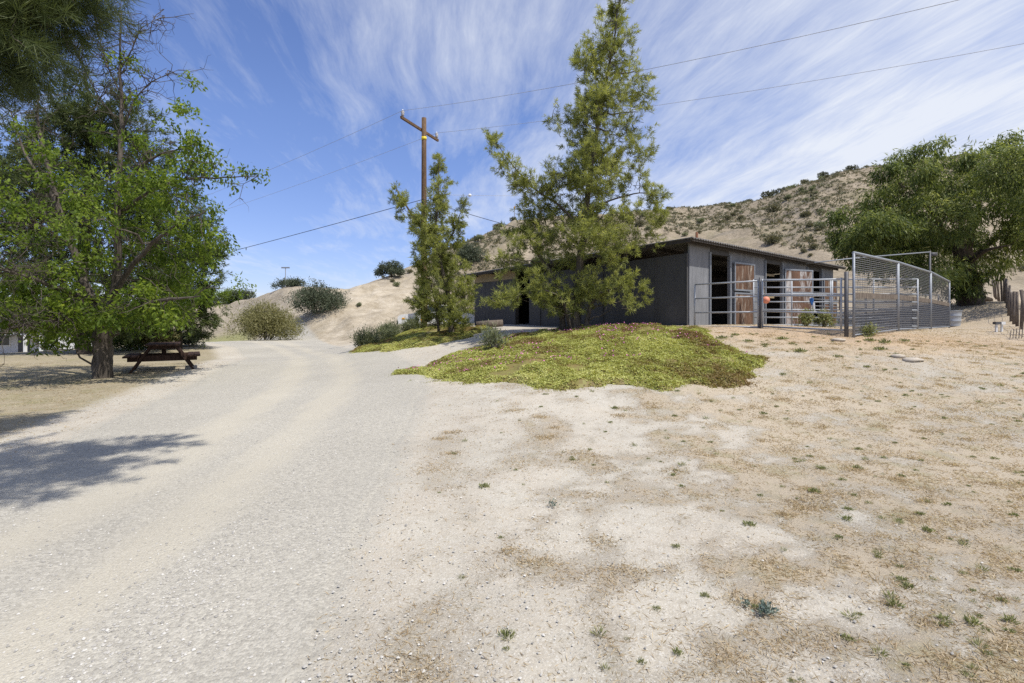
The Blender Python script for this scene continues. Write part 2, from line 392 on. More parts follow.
def grass_mask(x, y):
    a = fbm2(x, y, .6, 4, 51); b = fbm2(x, y, 2.1, 4, 61); c = fbm2(x, y, 6., 3, 63)
    m = sstep(.40, .60, a * .26 + b * .40 + c * .34)
    rdm, _ = road_d(x, y)
    bias = sstep(-.3, -3.2, rdm)                       # sparser beside the road
    right = sstep(1.0, 5, x) * .40 + sstep(-1, 2, x) * .16 + .3 * sstep(9, 14, x) * sstep(10, 15, y)
    edge = np.exp(-((rdm + .55) / .4) ** 2) * sstep(.45, .58, fbm2(x, y * .4, 1.3, 4, 66)) * (x > -3) * .45
    return np.clip(np.maximum((m * .8 + right * .8 + (b - .5) * .5) * (.35 + .65 * bias), edge), 0, 1)
def masks(x, y):
    rdm, f = road_d(x, y)
    t, zr, fd, rd_ = hill_parts(x, y)
    px = 512 + F * x / np.maximum(y, 1)
    hill = sstep(-.12, .08, t) * (y > 3)
    left = sstep(-.3, -2.0, rdm) * (f < .5)
    lawn = left * sstep(62, 45, y) * (y > -10)
    pale = sstep(150, 270, px) * sstep(470, 395, px) * sstep(28, 34, y) * (1 - .35 * sstep(.5, 1.0, t))
    pale = np.clip(pale * (.55 + 1.0 * (fbm2(x, y, .12, 4, 71) - .2)), 0, 1)
    lane = np.maximum(np.exp(-((f - .42) / .075) ** 2), .9 * np.exp(-((f - .66) / .075) ** 2))
    org = np.exp(-(((x - 8.6) / 4.6) ** 2 + ((y - 14.6) / 2.2) ** 2)) * 1.25 + .35 * sstep(10, 14, y) * sstep(5, 9, x)
    org = np.clip(org, 0, 1) * (1 - hill)
    gmk = np.maximum(grass_mask(x, y), 0) * (1 - lawn)
    gmk = np.where(y > 14, gmk * .75, gmk)
    pth = np.exp(-((px - np.interp(y, [12, 16, 19, 22, 25], [385, 418, 470, 515, 535])) / 26) ** 2) * (y > 12) * (y < 26)
    gmk = gmk * (1 - pth)
    green = sstep(190, 215, px) * sstep(262, 245, px) * sstep(36, 39, y) * sstep(58, 50, y)
    track = np.exp(-((px - np.interp(y, [33, 40, 48, 55], [318, 338, 348, 352]) - 5) / 3.) ** 2) + np.exp(-((px - np.interp(y, [33, 40, 48, 55], [318, 338, 348, 352]) + 9) / 3.) ** 2)
    pale = np.clip(pale + .5 * track * (y > 33) * (y < 56), 0, 1.3)
    return dict(green=green, road=sstep(-.55, .35, rdm), grass=gmk, hill=np.where(hill > 0, hill, 0), orange=org, lawn=lawn, rut=lane, pale=pale)

def axis(a, b, fine, lo, hi, growth):
    mid = list(np.arange(a, b, fine)); s = fine; v = b; up = []
    while v < hi: up.append(v); s *= growth; v += s
    up.append(hi); s = fine; v = a - fine; dn = []
    while v > lo: dn.append(v); s *= growth; v -= s
    dn.append(lo)
    return np.array(dn[::-1] + mid + up)
xs = axis(-9, 11, .13, -900, 900, 1.022)
ys = axis(1.5, 16, .12, -40, 1000, 1.013)
# keep a metre-or-so spacing over the hills
def cap(a, mx, lim):
    out = [a[0]]
    for v in a[1:]:
        g = v - out[-1]
        if abs(v) < lim and g > mx:
            k = int(math.ceil(g / mx)); out += [out[-1] + g * (i + 1) / k for i in range(k)]
        else: out.append(v)
    return np.array(out)
xs = cap(xs, 1.3, 130); ys = cap(ys, 1.1, 135)
def zg(x, y):
    rdm, _ = road_d(x, y)
    return ground_z(x, y) - .05 * sstep(.15, .6, rdm)
ground = grid_mesh('ground', xs, ys, zg, M['terrain'], masks)
tag(ground, 'dry sandy ground with patches of straw grass, rising to the scrubby hillside', 'ground', kind='structure')

# the gravel drive, a sheet of its own laid on the ground
def road_mesh():
    yy = np.concatenate([np.arange(-11.5, 16, .11), np.arange(16, 44.6, .25)])
    ff = np.linspace(0, 1, 60)
    Y, Fq = np.meshgrid(yy, ff, indexing='ij')
    xl = np.interp(Y, EDGE_L[:, 0], EDGE_L[:, 1]) + (fbm2(Y.ravel(), Y.ravel() * 0, 1.2, 3, 91).reshape(Y.shape) - .5) * .3
    xr = np.interp(Y, EDGE_R[:, 0], EDGE_R[:, 1]) + (fbm2(Y.ravel(), Y.ravel() * 0, 1.2, 3, 95).reshape(Y.shape) - .5) * .3
    X = xl + (xr - xl) * Fq
    x, y = X.ravel(), Y.ravel(); z = ground_z(x, y) + .006
    e = np.minimum(Fq, 1 - Fq).ravel(); z -= .02 * (e < .004)
    nx = len(ff); i = (np.arange(len(yy) - 1)[:, None] * nx + np.arange(nx - 1)[None, :]).ravel()
    q = np.stack([i, i + 1, i + nx + 1, i + nx], 1)
    me = bpy.data.meshes.new('gravel_road'); n = len(q)
    me.vertices.add(len(x)); me.vertices.foreach_set('co', np.stack([x, y, z], 1).astype(np.float32).ravel())
    me.loops.add(n * 4); me.loops.foreach_set('vertex_index', q.astype(np.int32).ravel())
    me.polygons.add(n); me.polygons.foreach_set('loop_start', np.arange(0, n * 4, 4, dtype=np.int32))
    me.polygons.foreach_set('loop_total', np.full(n, 4, np.int32)); me.polygons.foreach_set('use_smooth', np.full(n, True))
    for k, v in masks(x, y).items():
        a = me.attributes.new(k, 'FLOAT', 'POINT'); a.data.foreach_set('value', v.astype(np.float32))
    me.update(calc_edges=True)
    o = link('gravel_road', me, M['terrain'])
    tag(o, 'pale gravel drive with dusty wheel tracks curving away to the left', 'road', kind='structure')
road_mesh()

# ------------------------------------------------------------------ loose stuff on the ground
def pebbles():
    n = 150000
    d = 1.9 + RS.rand(n) ** 1.6 * 12; px = RS.rand(n) * 1300 - 150
    x = (px - 512) / F * d; y = d
    rdm, f = road_d(x, y)
    dens = np.where(rdm > 0, .12 + .3 * sstep(.45, .6, fbm2(x, y, .8, 3, 44)) + .6 * np.exp(-((f - .80) / .07) ** 2), .22 * np.exp(rdm / .8) + .02)
    lane = np.maximum(np.exp(-((f - .42) / .075) ** 2), .9 * np.exp(-((f - .66) / .075) ** 2)) * (rdm > 0)
    k = RS.rand(n) < dens * (1 - .6 * lane) * np.where(f > .5, 1, sstep(-.6, 0.3, rdm) + .02)
    x, y = x[k], y[k]; n = len(x)
    r = .0030 + .009 * RS.rand(n) ** 4.5
    z = ground_z(x, y) + .006 + r * .2
    base = np.array([(1,0,0),(0,1,0),(-1,0,0),(0,-1,0),(0,0,.75),(0,0,-.5)], float)
    V = base[None] * r[:, None, None] * (.65 + .7 * RS.rand(n, 6, 1))
    a = RS.rand(n) * 6.28; c, s = np.cos(a)[:, None], np.sin(a)[:, None]
    V = np.stack([V[..., 0] * c - V[..., 1] * s, V[..., 0] * s + V[..., 1] * c, V[..., 2]], -1)
    V += np.stack([x, y, z], -1)[:, None]
    T = np.array([(0,1,4),(1,2,4),(2,3,4),(3,0,4)])
    idx = (np.arange(n)[:, None, None] * 6 + T[None]).reshape(-1, 3)
    me = bpy.data.meshes.new('gravel'); m = len(idx)
    me.vertices.add(n * 6); me.vertices.foreach_set('co', V.astype(np.float32).ravel())
    me.loops.add(m * 3); me.loops.foreach_set('vertex_index', idx.astype(np.int32).ravel())
    me.polygons.add(m); me.polygons.foreach_set('loop_start', np.arange(0, m * 3, 3, dtype=np.int32))
    me.polygons.foreach_set('loop_total', np.full(m, 3, np.int32))
    at = me.attributes.new('rnd', 'FLOAT', 'FACE'); at.data.foreach_set('value', np.repeat(np.clip(.22 + RS.rand(n) ** 1.2 * .7, 0, 1), 4).astype(np.float32))
    me.update(calc_edges=True)
    tag(link('gravel', me, M['pebble']), 'loose grey and white pebbles strewn over the drive and its shoulder', 'gravel', kind='stuff')
pebbles()

def dry_grass():
    n = 520000
    d = 1.9 + RS.rand(n) ** 1.35 * 17; px = RS.rand(n) * 1250 - 120
    x = (px - 512) / F * d; y = d
    mk = masks(x, y)
    fine = fbm2(x, y, 5.5, 3, 77)
    dens = np.clip(mk['grass'] * 1.3 - .25, 0, 1) * sstep(.38, .6, fine) + .05 + mk['lawn'] * .35 * sstep(.4, .6, fine)
    k = (RS.rand(n) < dens * (1 - mk['road'])) & ~in_mound(x, y)
    x, y = x[k], y[k]; n = len(x)
    # thicker tufts here and there
    cd_ = 2.2 + RS.rand(420) ** 1.2 * 12; cx_ = (400 + 680 * RS.rand(420) - 512) / F * cd_
    km = (masks(cx_, cd_)['grass'] > .42) & ~in_mound(cx_, cd_); cx_, cd_ = cx_[km], cd_[km]
    sp = .04 + .10 * RS.rand(len(cx_)) ** 2
    tx = (cx_[:, None] + RS.randn(len(cx_), 130) * sp[:, None] * 1.5).ravel(); ty = (cd_[:, None] + RS.randn(len(cx_), 130) * sp[:, None]).ravel()
    x = np.concatenate([x, tx]); y = np.concatenate([y, ty]); nn_ = n; n = len(x)
    B = np.stack([x, y, ground_z(x, y)], -1)
    D = RS.randn(n, 3); D[:, 2] = np.abs(D[:, 2]) * .22 + .06; D[nn_:, 2] += .3
    q = leaves(B, D, .018 + .04 * RS.rand(n) ** 1.5, .003 + .0006 * y)
    tag(quad_mesh('dry_grass', q, RS.rand(n), M['dryblade']), 'short straw-coloured dry grass lying in patches on the sandy dirt', 'grass', kind='stuff')

# ground cover beds (low mats of succulent leaves)
BED = np.array([tuple(P(px, py, d)[:2]) for px, py, d in [(400,372,13.2),(420,384,11.2),(470,388,10.3),(540,389,9.4),(600,389,9.2),(690,389,9.0),(745,386,9.1),
        (757,372,10.0),(750,352,11.6),(722,342,12.6),(700,326,15.0),(660,322,16.2),(600,326,17.4),(560,328,18.0),(525,336,18.2),(500,344,16.8),(470,352,15.6),(430,362,14.2)]])
BED2 = np.array([tuple(P(px, py, d)[:2]) for px, py, d in [(352,354,19.6),(390,357,18.2),(430,353,18.0),(465,344,18.8),(482,336,20.0),(486,328,22.0),(460,326,24.5),(420,330,25.0),(385,336,24.0),(358,344,22.0)]])
def poly_sd(poly, x, y):
    inside = np.zeros(x.shape, bool); dm = np.full(x.shape, 1e9)
    n = len(poly)
    for i in range(n):
        (x1, y1), (x2, y2) = poly[i], poly[(i + 1) % n]
        c = ((y1 > y) != (y2 > y)) & (x < (x2 - x1) * (y - y1) / (y2 - y1 + 1e-12) + x1)
        inside ^= c
        t = np.clip(((x - x1) * (x2 - x1) + (y - y1) * (y2 - y1)) / ((x2 - x1) ** 2 + (y2 - y1) ** 2), 0, 1)
        dm = np.minimum(dm, np.hypot(x - x1 - t * (x2 - x1), y - y1 - t * (y2 - y1)))
    return np.where(inside, dm, -dm)
def in_mound(x, y): return (poly_sd(BED, x, y) > -.02) | (poly_sd(BED2, x, y) > -.02)
dry_grass()

def bed(poly, seed, amp, label, nleaf, flowers, name):
    x0, y0 = poly.min(0) - .3; x1, y1 = poly.max(0) + .3
    def sd(x, y): return poly_sd(poly, x, y) + (fbm2(x, y, 1.1, 5, seed) - .5) * 1.7
    def h(x, y):
        s = np.maximum(sd(x, y), 0)
        hump = fbm2(x, y, .55, 3, seed + 5)
        lump = np.abs(fbm2(x, y, .8, 2, seed + 15) - .5) * 2
        return amp * (1 - np.exp(-s / .4)) * (.35 + 1.5 * hump - .8 * (.3 - np.minimum(lump, .3))) + .27 * sstep(0, .3, s) * (fbm2(x, y, 1.5, 4, seed + 9) - .35) + .10 * sstep(0, .2, s) * (fbm2(x, y, 6., 2, seed + 11) - .4)
    # mat surface
    xs_ = np.arange(x0, x1, .07); ys_ = np.arange(y0, y1, .07)
    X, Y = np.meshgrid(xs_, ys_); x, y = X.ravel(), Y.ravel()
    s = sd(x, y); z = ground_z(x, y) + h(x, y) - .03
    nx = len(xs_); i = (np.arange(len(ys_) - 1)[:, None] * nx + np.arange(nx - 1)[None, :]).ravel()
    q = np.stack([i, i + 1, i + nx + 1, i + nx], 1); q = q[(s[q] > -.02).all(1)]
    V = np.stack([x, y, z], -1)
    Q = [V[q]]; rr = [.05 + .25 * RS.rand(len(q))]; mi = [np.zeros(len(q))]
    # leaves
    px_ = x0 + RS.rand(nleaf) * (x1 - x0); py_ = y0 + RS.rand(nleaf) * (y1 - y0)
    s_ = sd(px_, py_); k = (s_ > -.22 * RS.rand(nleaf) ** 2.5) & (fbm2(px_, py_, 1.5, 4, seed + 60) < .555 + .13 * RS.rand(nleaf)); px_, py_ = px_[k], py_[k]; n = len(px_)
    B = np.stack([px_, py_, ground_z(px_, py_) + h(px_, py_) - .02], -1)
    e = .15; dzx = h(px_ + e, py_) - h(px_ - e, py_); dzy = h(px_, py_ + e) - h(px_, py_ - e)
    Nn = nrm(np.stack([-dzx / (2 * e), -dzy / (2 * e), np.ones(n)], -1))
    Nf = nrm(Nn + RS.randn(n, 3) * .42); D = RS.randn(n, 3); D = nrm(D - Nf * (D * Nf).sum(1, keepdims=True) * .75); D[:, 2] = np.abs(D[:, 2]) * .8 + .1
    Q.append(leaves(B, D, .02 + .032 * RS.rand(n), .018 + .018 * RS.rand(n), Nf))
    patch = fbm2(px_, py_, 1.1, 4, seed + 20)
    rr.append(np.clip(.5 + (patch - .5) * 2.6 + (fbm2(px_, py_, 6., 2, seed + 11) - .5) * .9 + RS.randn(n) * .16, .02, 1)); mi.append(np.zeros(n))
    if flowers:
        m = flowers; fx = x0 + RS.rand(m) * (x1 - x0); fy = y0 + RS.rand(m) * (y1 - y0)
        k = (sd(fx, fy) > .3) & (fbm2(fx, fy, .6, 3, seed + 40) > .48) & (fy > 11); fx, fy = fx[k], fy[k]; m = len(fx)
        B = np.stack([fx, fy, ground_z(fx, fy) + h(fx, fy) + .03], -1)
        D = RS.randn(m, 3); D[:, 2] = np.abs(D[:, 2]) * .4
        Q.append(leaves(B, D, .042, .036)); rr.append(RS.rand(m)); mi.append(np.ones(m))
    o = quad_mesh(name, np.concatenate(Q), np.concatenate(rr), [M['ice'], M['pink']], None, np.concatenate(mi))
    tag(o, label, 'ground cover', kind='stuff')
    return h
bed_h = bed(BED, 131, .07, 'large mound of yellow-green succulent ground cover with pink flowers in front of the barn', 420000, 2600, 'ground_cover')
bed2_h = bed(BED2, 171, .14, 'smaller strip of green ground cover beneath the slim pine, across the dirt path', 180000, 0, 'ground_cover')

# ------------------------------------------------------------------ trees and shrubs
def wiggle(a, b, n, amt, droop=0.):
    a = np.asarray(a, float); b = np.asarray(b, float); L = np.linalg.norm(b - a)
    t = np.linspace(0, 1, n)[:, None]
    p = a + (b - a) * t
    o = np.cumsum(RS.randn(n, 3), 0) * amt * L / n; o = o - o[0] - (o[-1] - o[0]) * t
    p = p + o; p[:, 2] += -droop * L * (4 * t * (1 - t))[:, 0]
    return p
class Tree:
    def __init__(s, name, base, label, cat='tree', group=None):
        s.root = empty(name, base, label, cat, group); s.b = MB(); s.q = []; s.r = []; s.stems = []
    def stem(s, pts, r0, r1, n=9, wob=0, reg=True, amt=.0):
        pts = np.asarray(pts, float)
        # resample smoothly
        t = np.linspace(0, len(pts) - 1, max(len(pts) * 4, 6)); i = np.arange(len(pts))
        p = np.stack([np.interp(t, i, pts[:, k]) for k in range(3)], -1)
        for _ in range(2): p[1:-1] = p[1:-1] * .5 + (p[:-2] + p[2:]) * .25
        if amt: p[1:-1] += RS.randn(len(p) - 2, 3) * amt
        rad = np.linspace(1, 0, len(p)); rad = r1 + (r0 - r1) * rad ** .9
        if wob: rad[0] *= 1.4; rad[1] *= 1.15
        s.b.tube(p, rad, n, 0, True, wob)
        if reg: s.stems.append((p, rad))
        return p
    def near(s, pt, below=.0):
        best = None
        for p, r in s.stems:
            d = np.linalg.norm(p - pt, axis=1) + np.maximum(p[:, 2] - (pt[2] - below), 0) * 1.5
            k = int(np.argmin(d))
            if best is None or d[k] < best[0]: best = (d[k], p[k], r[k])
        return best[1], best[2]
    def limb(s, to, r=None, droop=.03, amt=.35, n=7, below=.3, side=5, reg=True):
        a, ra = s.near(np.asarray(to), below)
        L = np.linalg.norm(np.asarray(to) - a)
        if L < .05: return
        r = r or min(ra * .7, .012 + .018 * L)
        p = wiggle(a, to, n, amt, droop)
        rad = np.linspace(r, r * .3, n); s.b.tube(p, rad, side, 0, False)
        if reg: s.stems.append((p, rad))
        return p
    def twig(s, a, b, r, n=4, amt=.4): s.b.tube(wiggle(a, b, n, amt), np.linspace(r, r * .35, n), 4, 0, False)
    def add(s, Q, r): s.q.append(Q); s.r.append(r)
    def done(s, mb, ml, smooth=True, trunk='trunk', crown='crown'):
        if s.b.f: s.b.build(trunk, mb, s.root, smooth)
        if s.q: quad_mesh(crown, np.concatenate(s.q), np.concatenate(s.r), ml, s.root)
        return s.root

def ell(c, rad, n, shell=.35):
    "points in an ellipsoid, biased to its outside"
    u = nrm(RS.randn(n, 3)); r = (shell + (1 - shell) * RS.rand(n)) ** .6
    return np.asarray(c) + u * r[:, None] * np.asarray(rad), u
def lobe3(px, py, d, rx, ry, rd=None):
    return P(px, py, d), np.array((rx / F * d, (rd if rd else (rx + ry) * .5) / F * d, ry / F * d))

def pine_tufts(T, c, rad, n, needle, width, k, gap=.48, gs=1.6, up=.35, seed=0, dark=0., twigs=.35, spray=5):
    m = max(3, n // spray)
    u0 = RS.randn(m, 3) * .52; u0 *= np.minimum(1, 1.25 / (np.linalg.norm(u0, axis=1, keepdims=True) + 1e-6))
    cc = np.asarray(c) + u0 * np.asarray(rad)
    kp = fbm(cc * gs, 3, seed) > gap; cc, u0 = cc[kp], u0[kp]
    if not len(cc): return
    ax0 = nrm(nrm(u0) * .8 + np.array((0, 0, up)) + RS.randn(len(cc), 3) * .4)
    for i in range(len(cc)):
        if RS.rand() < twigs: T.twig(cc[i] - ax0[i] * (.25 + .6 * RS.rand()) * np.mean(rad) - np.array((0, 0, .1 * np.mean(rad))), cc[i] + ax0[i] * needle, .009)
    ax = np.repeat(ax0, spray, 0); ns = len(ax)
    off = (RS.rand(ns, 1) * 2.0 - .4) * needle
    ax = nrm(ax + RS.randn(ns, 3) * .28)
    pts = np.repeat(cc, spray, 0) + ax * off + RS.randn(ns, 3) * needle * .35
    u = np.repeat(u0, spray, 0)
    B = np.repeat(pts, k, 0) + np.repeat(ax, k, 0) * (RS.rand(ns * k, 1) - .6) * needle * 1.0
    D = nrm(np.repeat(ax, k, 0) * .8 + RS.randn(len(B), 3) * .6)
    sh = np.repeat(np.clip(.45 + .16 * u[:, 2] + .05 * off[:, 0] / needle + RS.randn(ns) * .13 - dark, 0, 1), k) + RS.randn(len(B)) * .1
    T.add(leaves(B, D, needle * (.7 + .6 * RS.rand(len(B))), width), np.clip(sh, 0, 1))

def leaf_lobe(T, c, rad, n, L, W, gap=.45, gs=1.8, hang=.4, clump=6, spread=.14, seed=0, twigs=.25, shade=0., shell=.35):
    m = max(1, n // clump)
    pts, u = ell(c, rad, m, shell)
    keep = fbm(pts * gs, 3, seed) > gap
    pts, u = pts[keep], u[keep]
    if not len(pts): return
    for i in range(len(pts)):
        if RS.rand() < twigs: T.twig(pts[i] * .35 + np.asarray(c) * .65, pts[i], .007)
    B = np.repeat(pts, clump, 0) + RS.randn(len(pts) * clump, 3) * spread
    D = nrm(np.repeat(u, clump, 0) * .6 + RS.randn(len(B), 3) * .7 + np.array((0, 0, -hang)))
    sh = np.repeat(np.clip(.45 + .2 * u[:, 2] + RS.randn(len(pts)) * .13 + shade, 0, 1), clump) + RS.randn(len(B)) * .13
    T.add(leaves(B, D, L * (.6 + .8 * RS.rand(len(B))), W * (.7 + .6 * RS.rand(len(B)))), np.clip(sh, 0, 1))

# --- tall pine in front of the barn
def tall_pine():
    d = 17.0
    base = on(574, d)
    T = Tree('pine_tree', base, 'tall open-crowned pine with several stems standing against the left wall of the barn')
    b = lambda px, py, dd=0: P(px, py, d + dd)
    T.stem([base - (0, 0, .25), b(577, 290), b(582, 250), b(588, 190), b(597, 130), b(609, 70), b(621, -6)], .155, .014, 10, .06, amt=.02)
    T.stem([base + (-.35, .1, -.2), b(561, 300, .1), b(556, 280, .2), b(538, 255, .3), b(528, 235, .4)], .11, .03, 7, .05)
    T.stem([base + (.3, -.2, -.2), b(590, 305, -.3), b(600, 292, -.6), b(622, 288, -1.0)], .09, .025, 7, .05)
    T.stem([base + (-.1, -.3, -.2), b(566, 310, -.5), b(560, 296, -.9), b(545, 290, -1.3)], .07, .02, 6)
    T.stem([b(584, 232), b(560, 205), b(535, 190), b(512, 165), b(493, 138)], .045, .007, 6)
    T.stem([b(586, 212), b(610, 200), b(640, 192), b(662, 196)], .04, .007, 6)
    L = [(621,-2,6,14),(616,18,12,14),(606,42,13,12),(624,40,9,14),(600,60,12,10),(618,64,14,14),(588,66,10,9),(578,58,6,6),(640,70,9,8),(612,86,20,14),(645,92,9,8),(594,90,12,10),
         (628,98,12,10),(600,110,22,14),(638,112,12,11),(583,122,13,9),(560,120,10,8),(615,132,26,13),(574,142,16,10),(590,152,24,12),(640,150,11,10),(606,168,30,13),
         (573,172,20,11),(560,186,22,11),(590,190,24,11),(632,184,18,9),(655,194,10,7),(640,200,18,8),
         (492,141,5,7),(499,152,6,7),(506,163,7,7),(515,172,8,8),(524,182,9,8),(535,192,12,8),(545,203,14,9),
         (540,218,22,10),(520,228,14,8),(575,214,26,10),(608,210,20,9),(640,216,20,8),(658,214,8,6),(530,242,20,10),(565,240,26,10),(600,236,22,10),(632,238,22,9),(515,258,14,9),(548,264,24,10),
         (585,258,24,9),(618,256,22,8),(500,268,10,7),(550,284,24,9),(575,296,22,10),(540,300,20,8),(518,296,10,6),(602,292,18,8),(624,284,14,7),(636,296,9,7),(612,306,14,6),(500,300,9,5),(560,306,16,7)]
    for i, (px, py, rx, ry) in enumerate(L):
        dd = d + (RS.rand() - .5) * 2.2 * min(1, rx / 18.) - (.8 if py > 280 else 0)
        c, rad = lobe3(px, py, dd, rx * 1.12, ry * 1.18)
        rad[1] = max(rad[1], .4)
        T.limb(c, droop=.02 if py < 200 else .05)
        n = int(34 + rx * ry * (.82 if py < 265 else 1.0))
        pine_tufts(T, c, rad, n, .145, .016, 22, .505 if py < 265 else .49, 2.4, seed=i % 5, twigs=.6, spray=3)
    for i in range(38):                                     # the depth of the crown, front and back
        h = RS.rand(); z = 2.6 + h * 8.2; rr = (2.3 * (1 - h) + .35)
        a = RS.rand() * 6.28; ax = (588 - 512) / F * d + (z - 6) * .07
        c = np.array((ax + math.cos(a) * rr * .25, d + (1 if i % 2 else -1) * rr * (.45 + .4 * RS.rand()), z))
        T.limb(c, droop=.03)
        pine_tufts(T, c, np.array((.5, .5, .3)) * (1.15 - .5 * h), 70, .145, .016, 22, .50, 2.2, spray=3, seed=i % 5)
    for i in range(22):                                      # cones near the top
        c = P(612 + RS.randn() * 5, 12 + RS.rand() * 75, d - .3 * RS.rand()); T.b.tube([c, c + (.01, 0, -.05), c + (.01, 0, -.10)], [.02, .04, .012], 6)
    T.done(M['bark'], M['pine'])
tall_pine()

def slim_pine():
    d = 20.0; base = on(452, d)
    T = Tree('pine_tree', base, 'slimmer twin-topped pine growing in front of the utility pole')
    b = lambda px, py, dd=0: P(px, py, d + dd)
    T.stem([base - (0, 0, .2), b(449, 295), b(440, 262), b(430, 240), b(418, 224), b(400, 196), b(396, 188)], .10, .012, 8, .05)
    T.stem([b(441, 265), b(434, 240), b(438, 205), b(439, 158)], .07, .012, 6)
    T.stem([b(440, 258), b(452, 235), b(461, 212)], .05, .012, 6)
    T.stem([base + (-.5, .1, -.1), b(436, 305), b(430, 280)], .06, .02, 6)
    L = [(439,163,4,8),(440,174,6,9),(441,186,7,9),(438,198,8,9),(396,190,4,6),(399,199,6,7),(404,209,8,8),(412,219,9,8),(424,214,8,8),(434,214,10,10),(446,212,7,9),(459,216,4,8),(462,206,3,5),(455,228,7,8),
         (422,232,12,9),(438,234,13,10),(452,244,9,8),(430,250,13,9),(445,258,13,9),(424,268,11,9),(440,274,15,9),(459,272,11,9),(470,284,6,7),(428,286,13,9),(447,290,17,9),(464,296,12,9),
         (424,302,13,9),(442,306,19,9),(462,312,13,8),(422,316,12,7),(440,320,19,7),(456,322,12,6)]
    for i, (px, py, rx, ry) in enumerate(L):
        dd = d + (RS.rand() - .5) * 1.8 * min(1, rx / 12.)
        c, rad = lobe3(px, py, dd, rx * .95, ry * 1.1); rad[1] = max(rad[1], .35)
        T.limb(c)
        pine_tufts(T, c, rad, int(34 + rx * ry * 1.5), .135, .017, 20, .47, 2.6, seed=i % 4)
    for i in range(14):
        h = RS.rand(); z = 1.6 + h * 4.2; a = RS.rand() * 6.28; rr = 1.2 * (1 - .6 * h)
        c = np.array(((442 - 512) / F * d + math.cos(a) * rr * .3 - h * .5, d + math.sin(a) * rr, z + .4))
        T.limb(c); pine_tufts(T, c, np.array((.45, .45, .3)), 60, .17, .022, 13, .47, 1.8, seed=i % 4)
    T.done(M['bark'], M['pine'])
slim_pine()

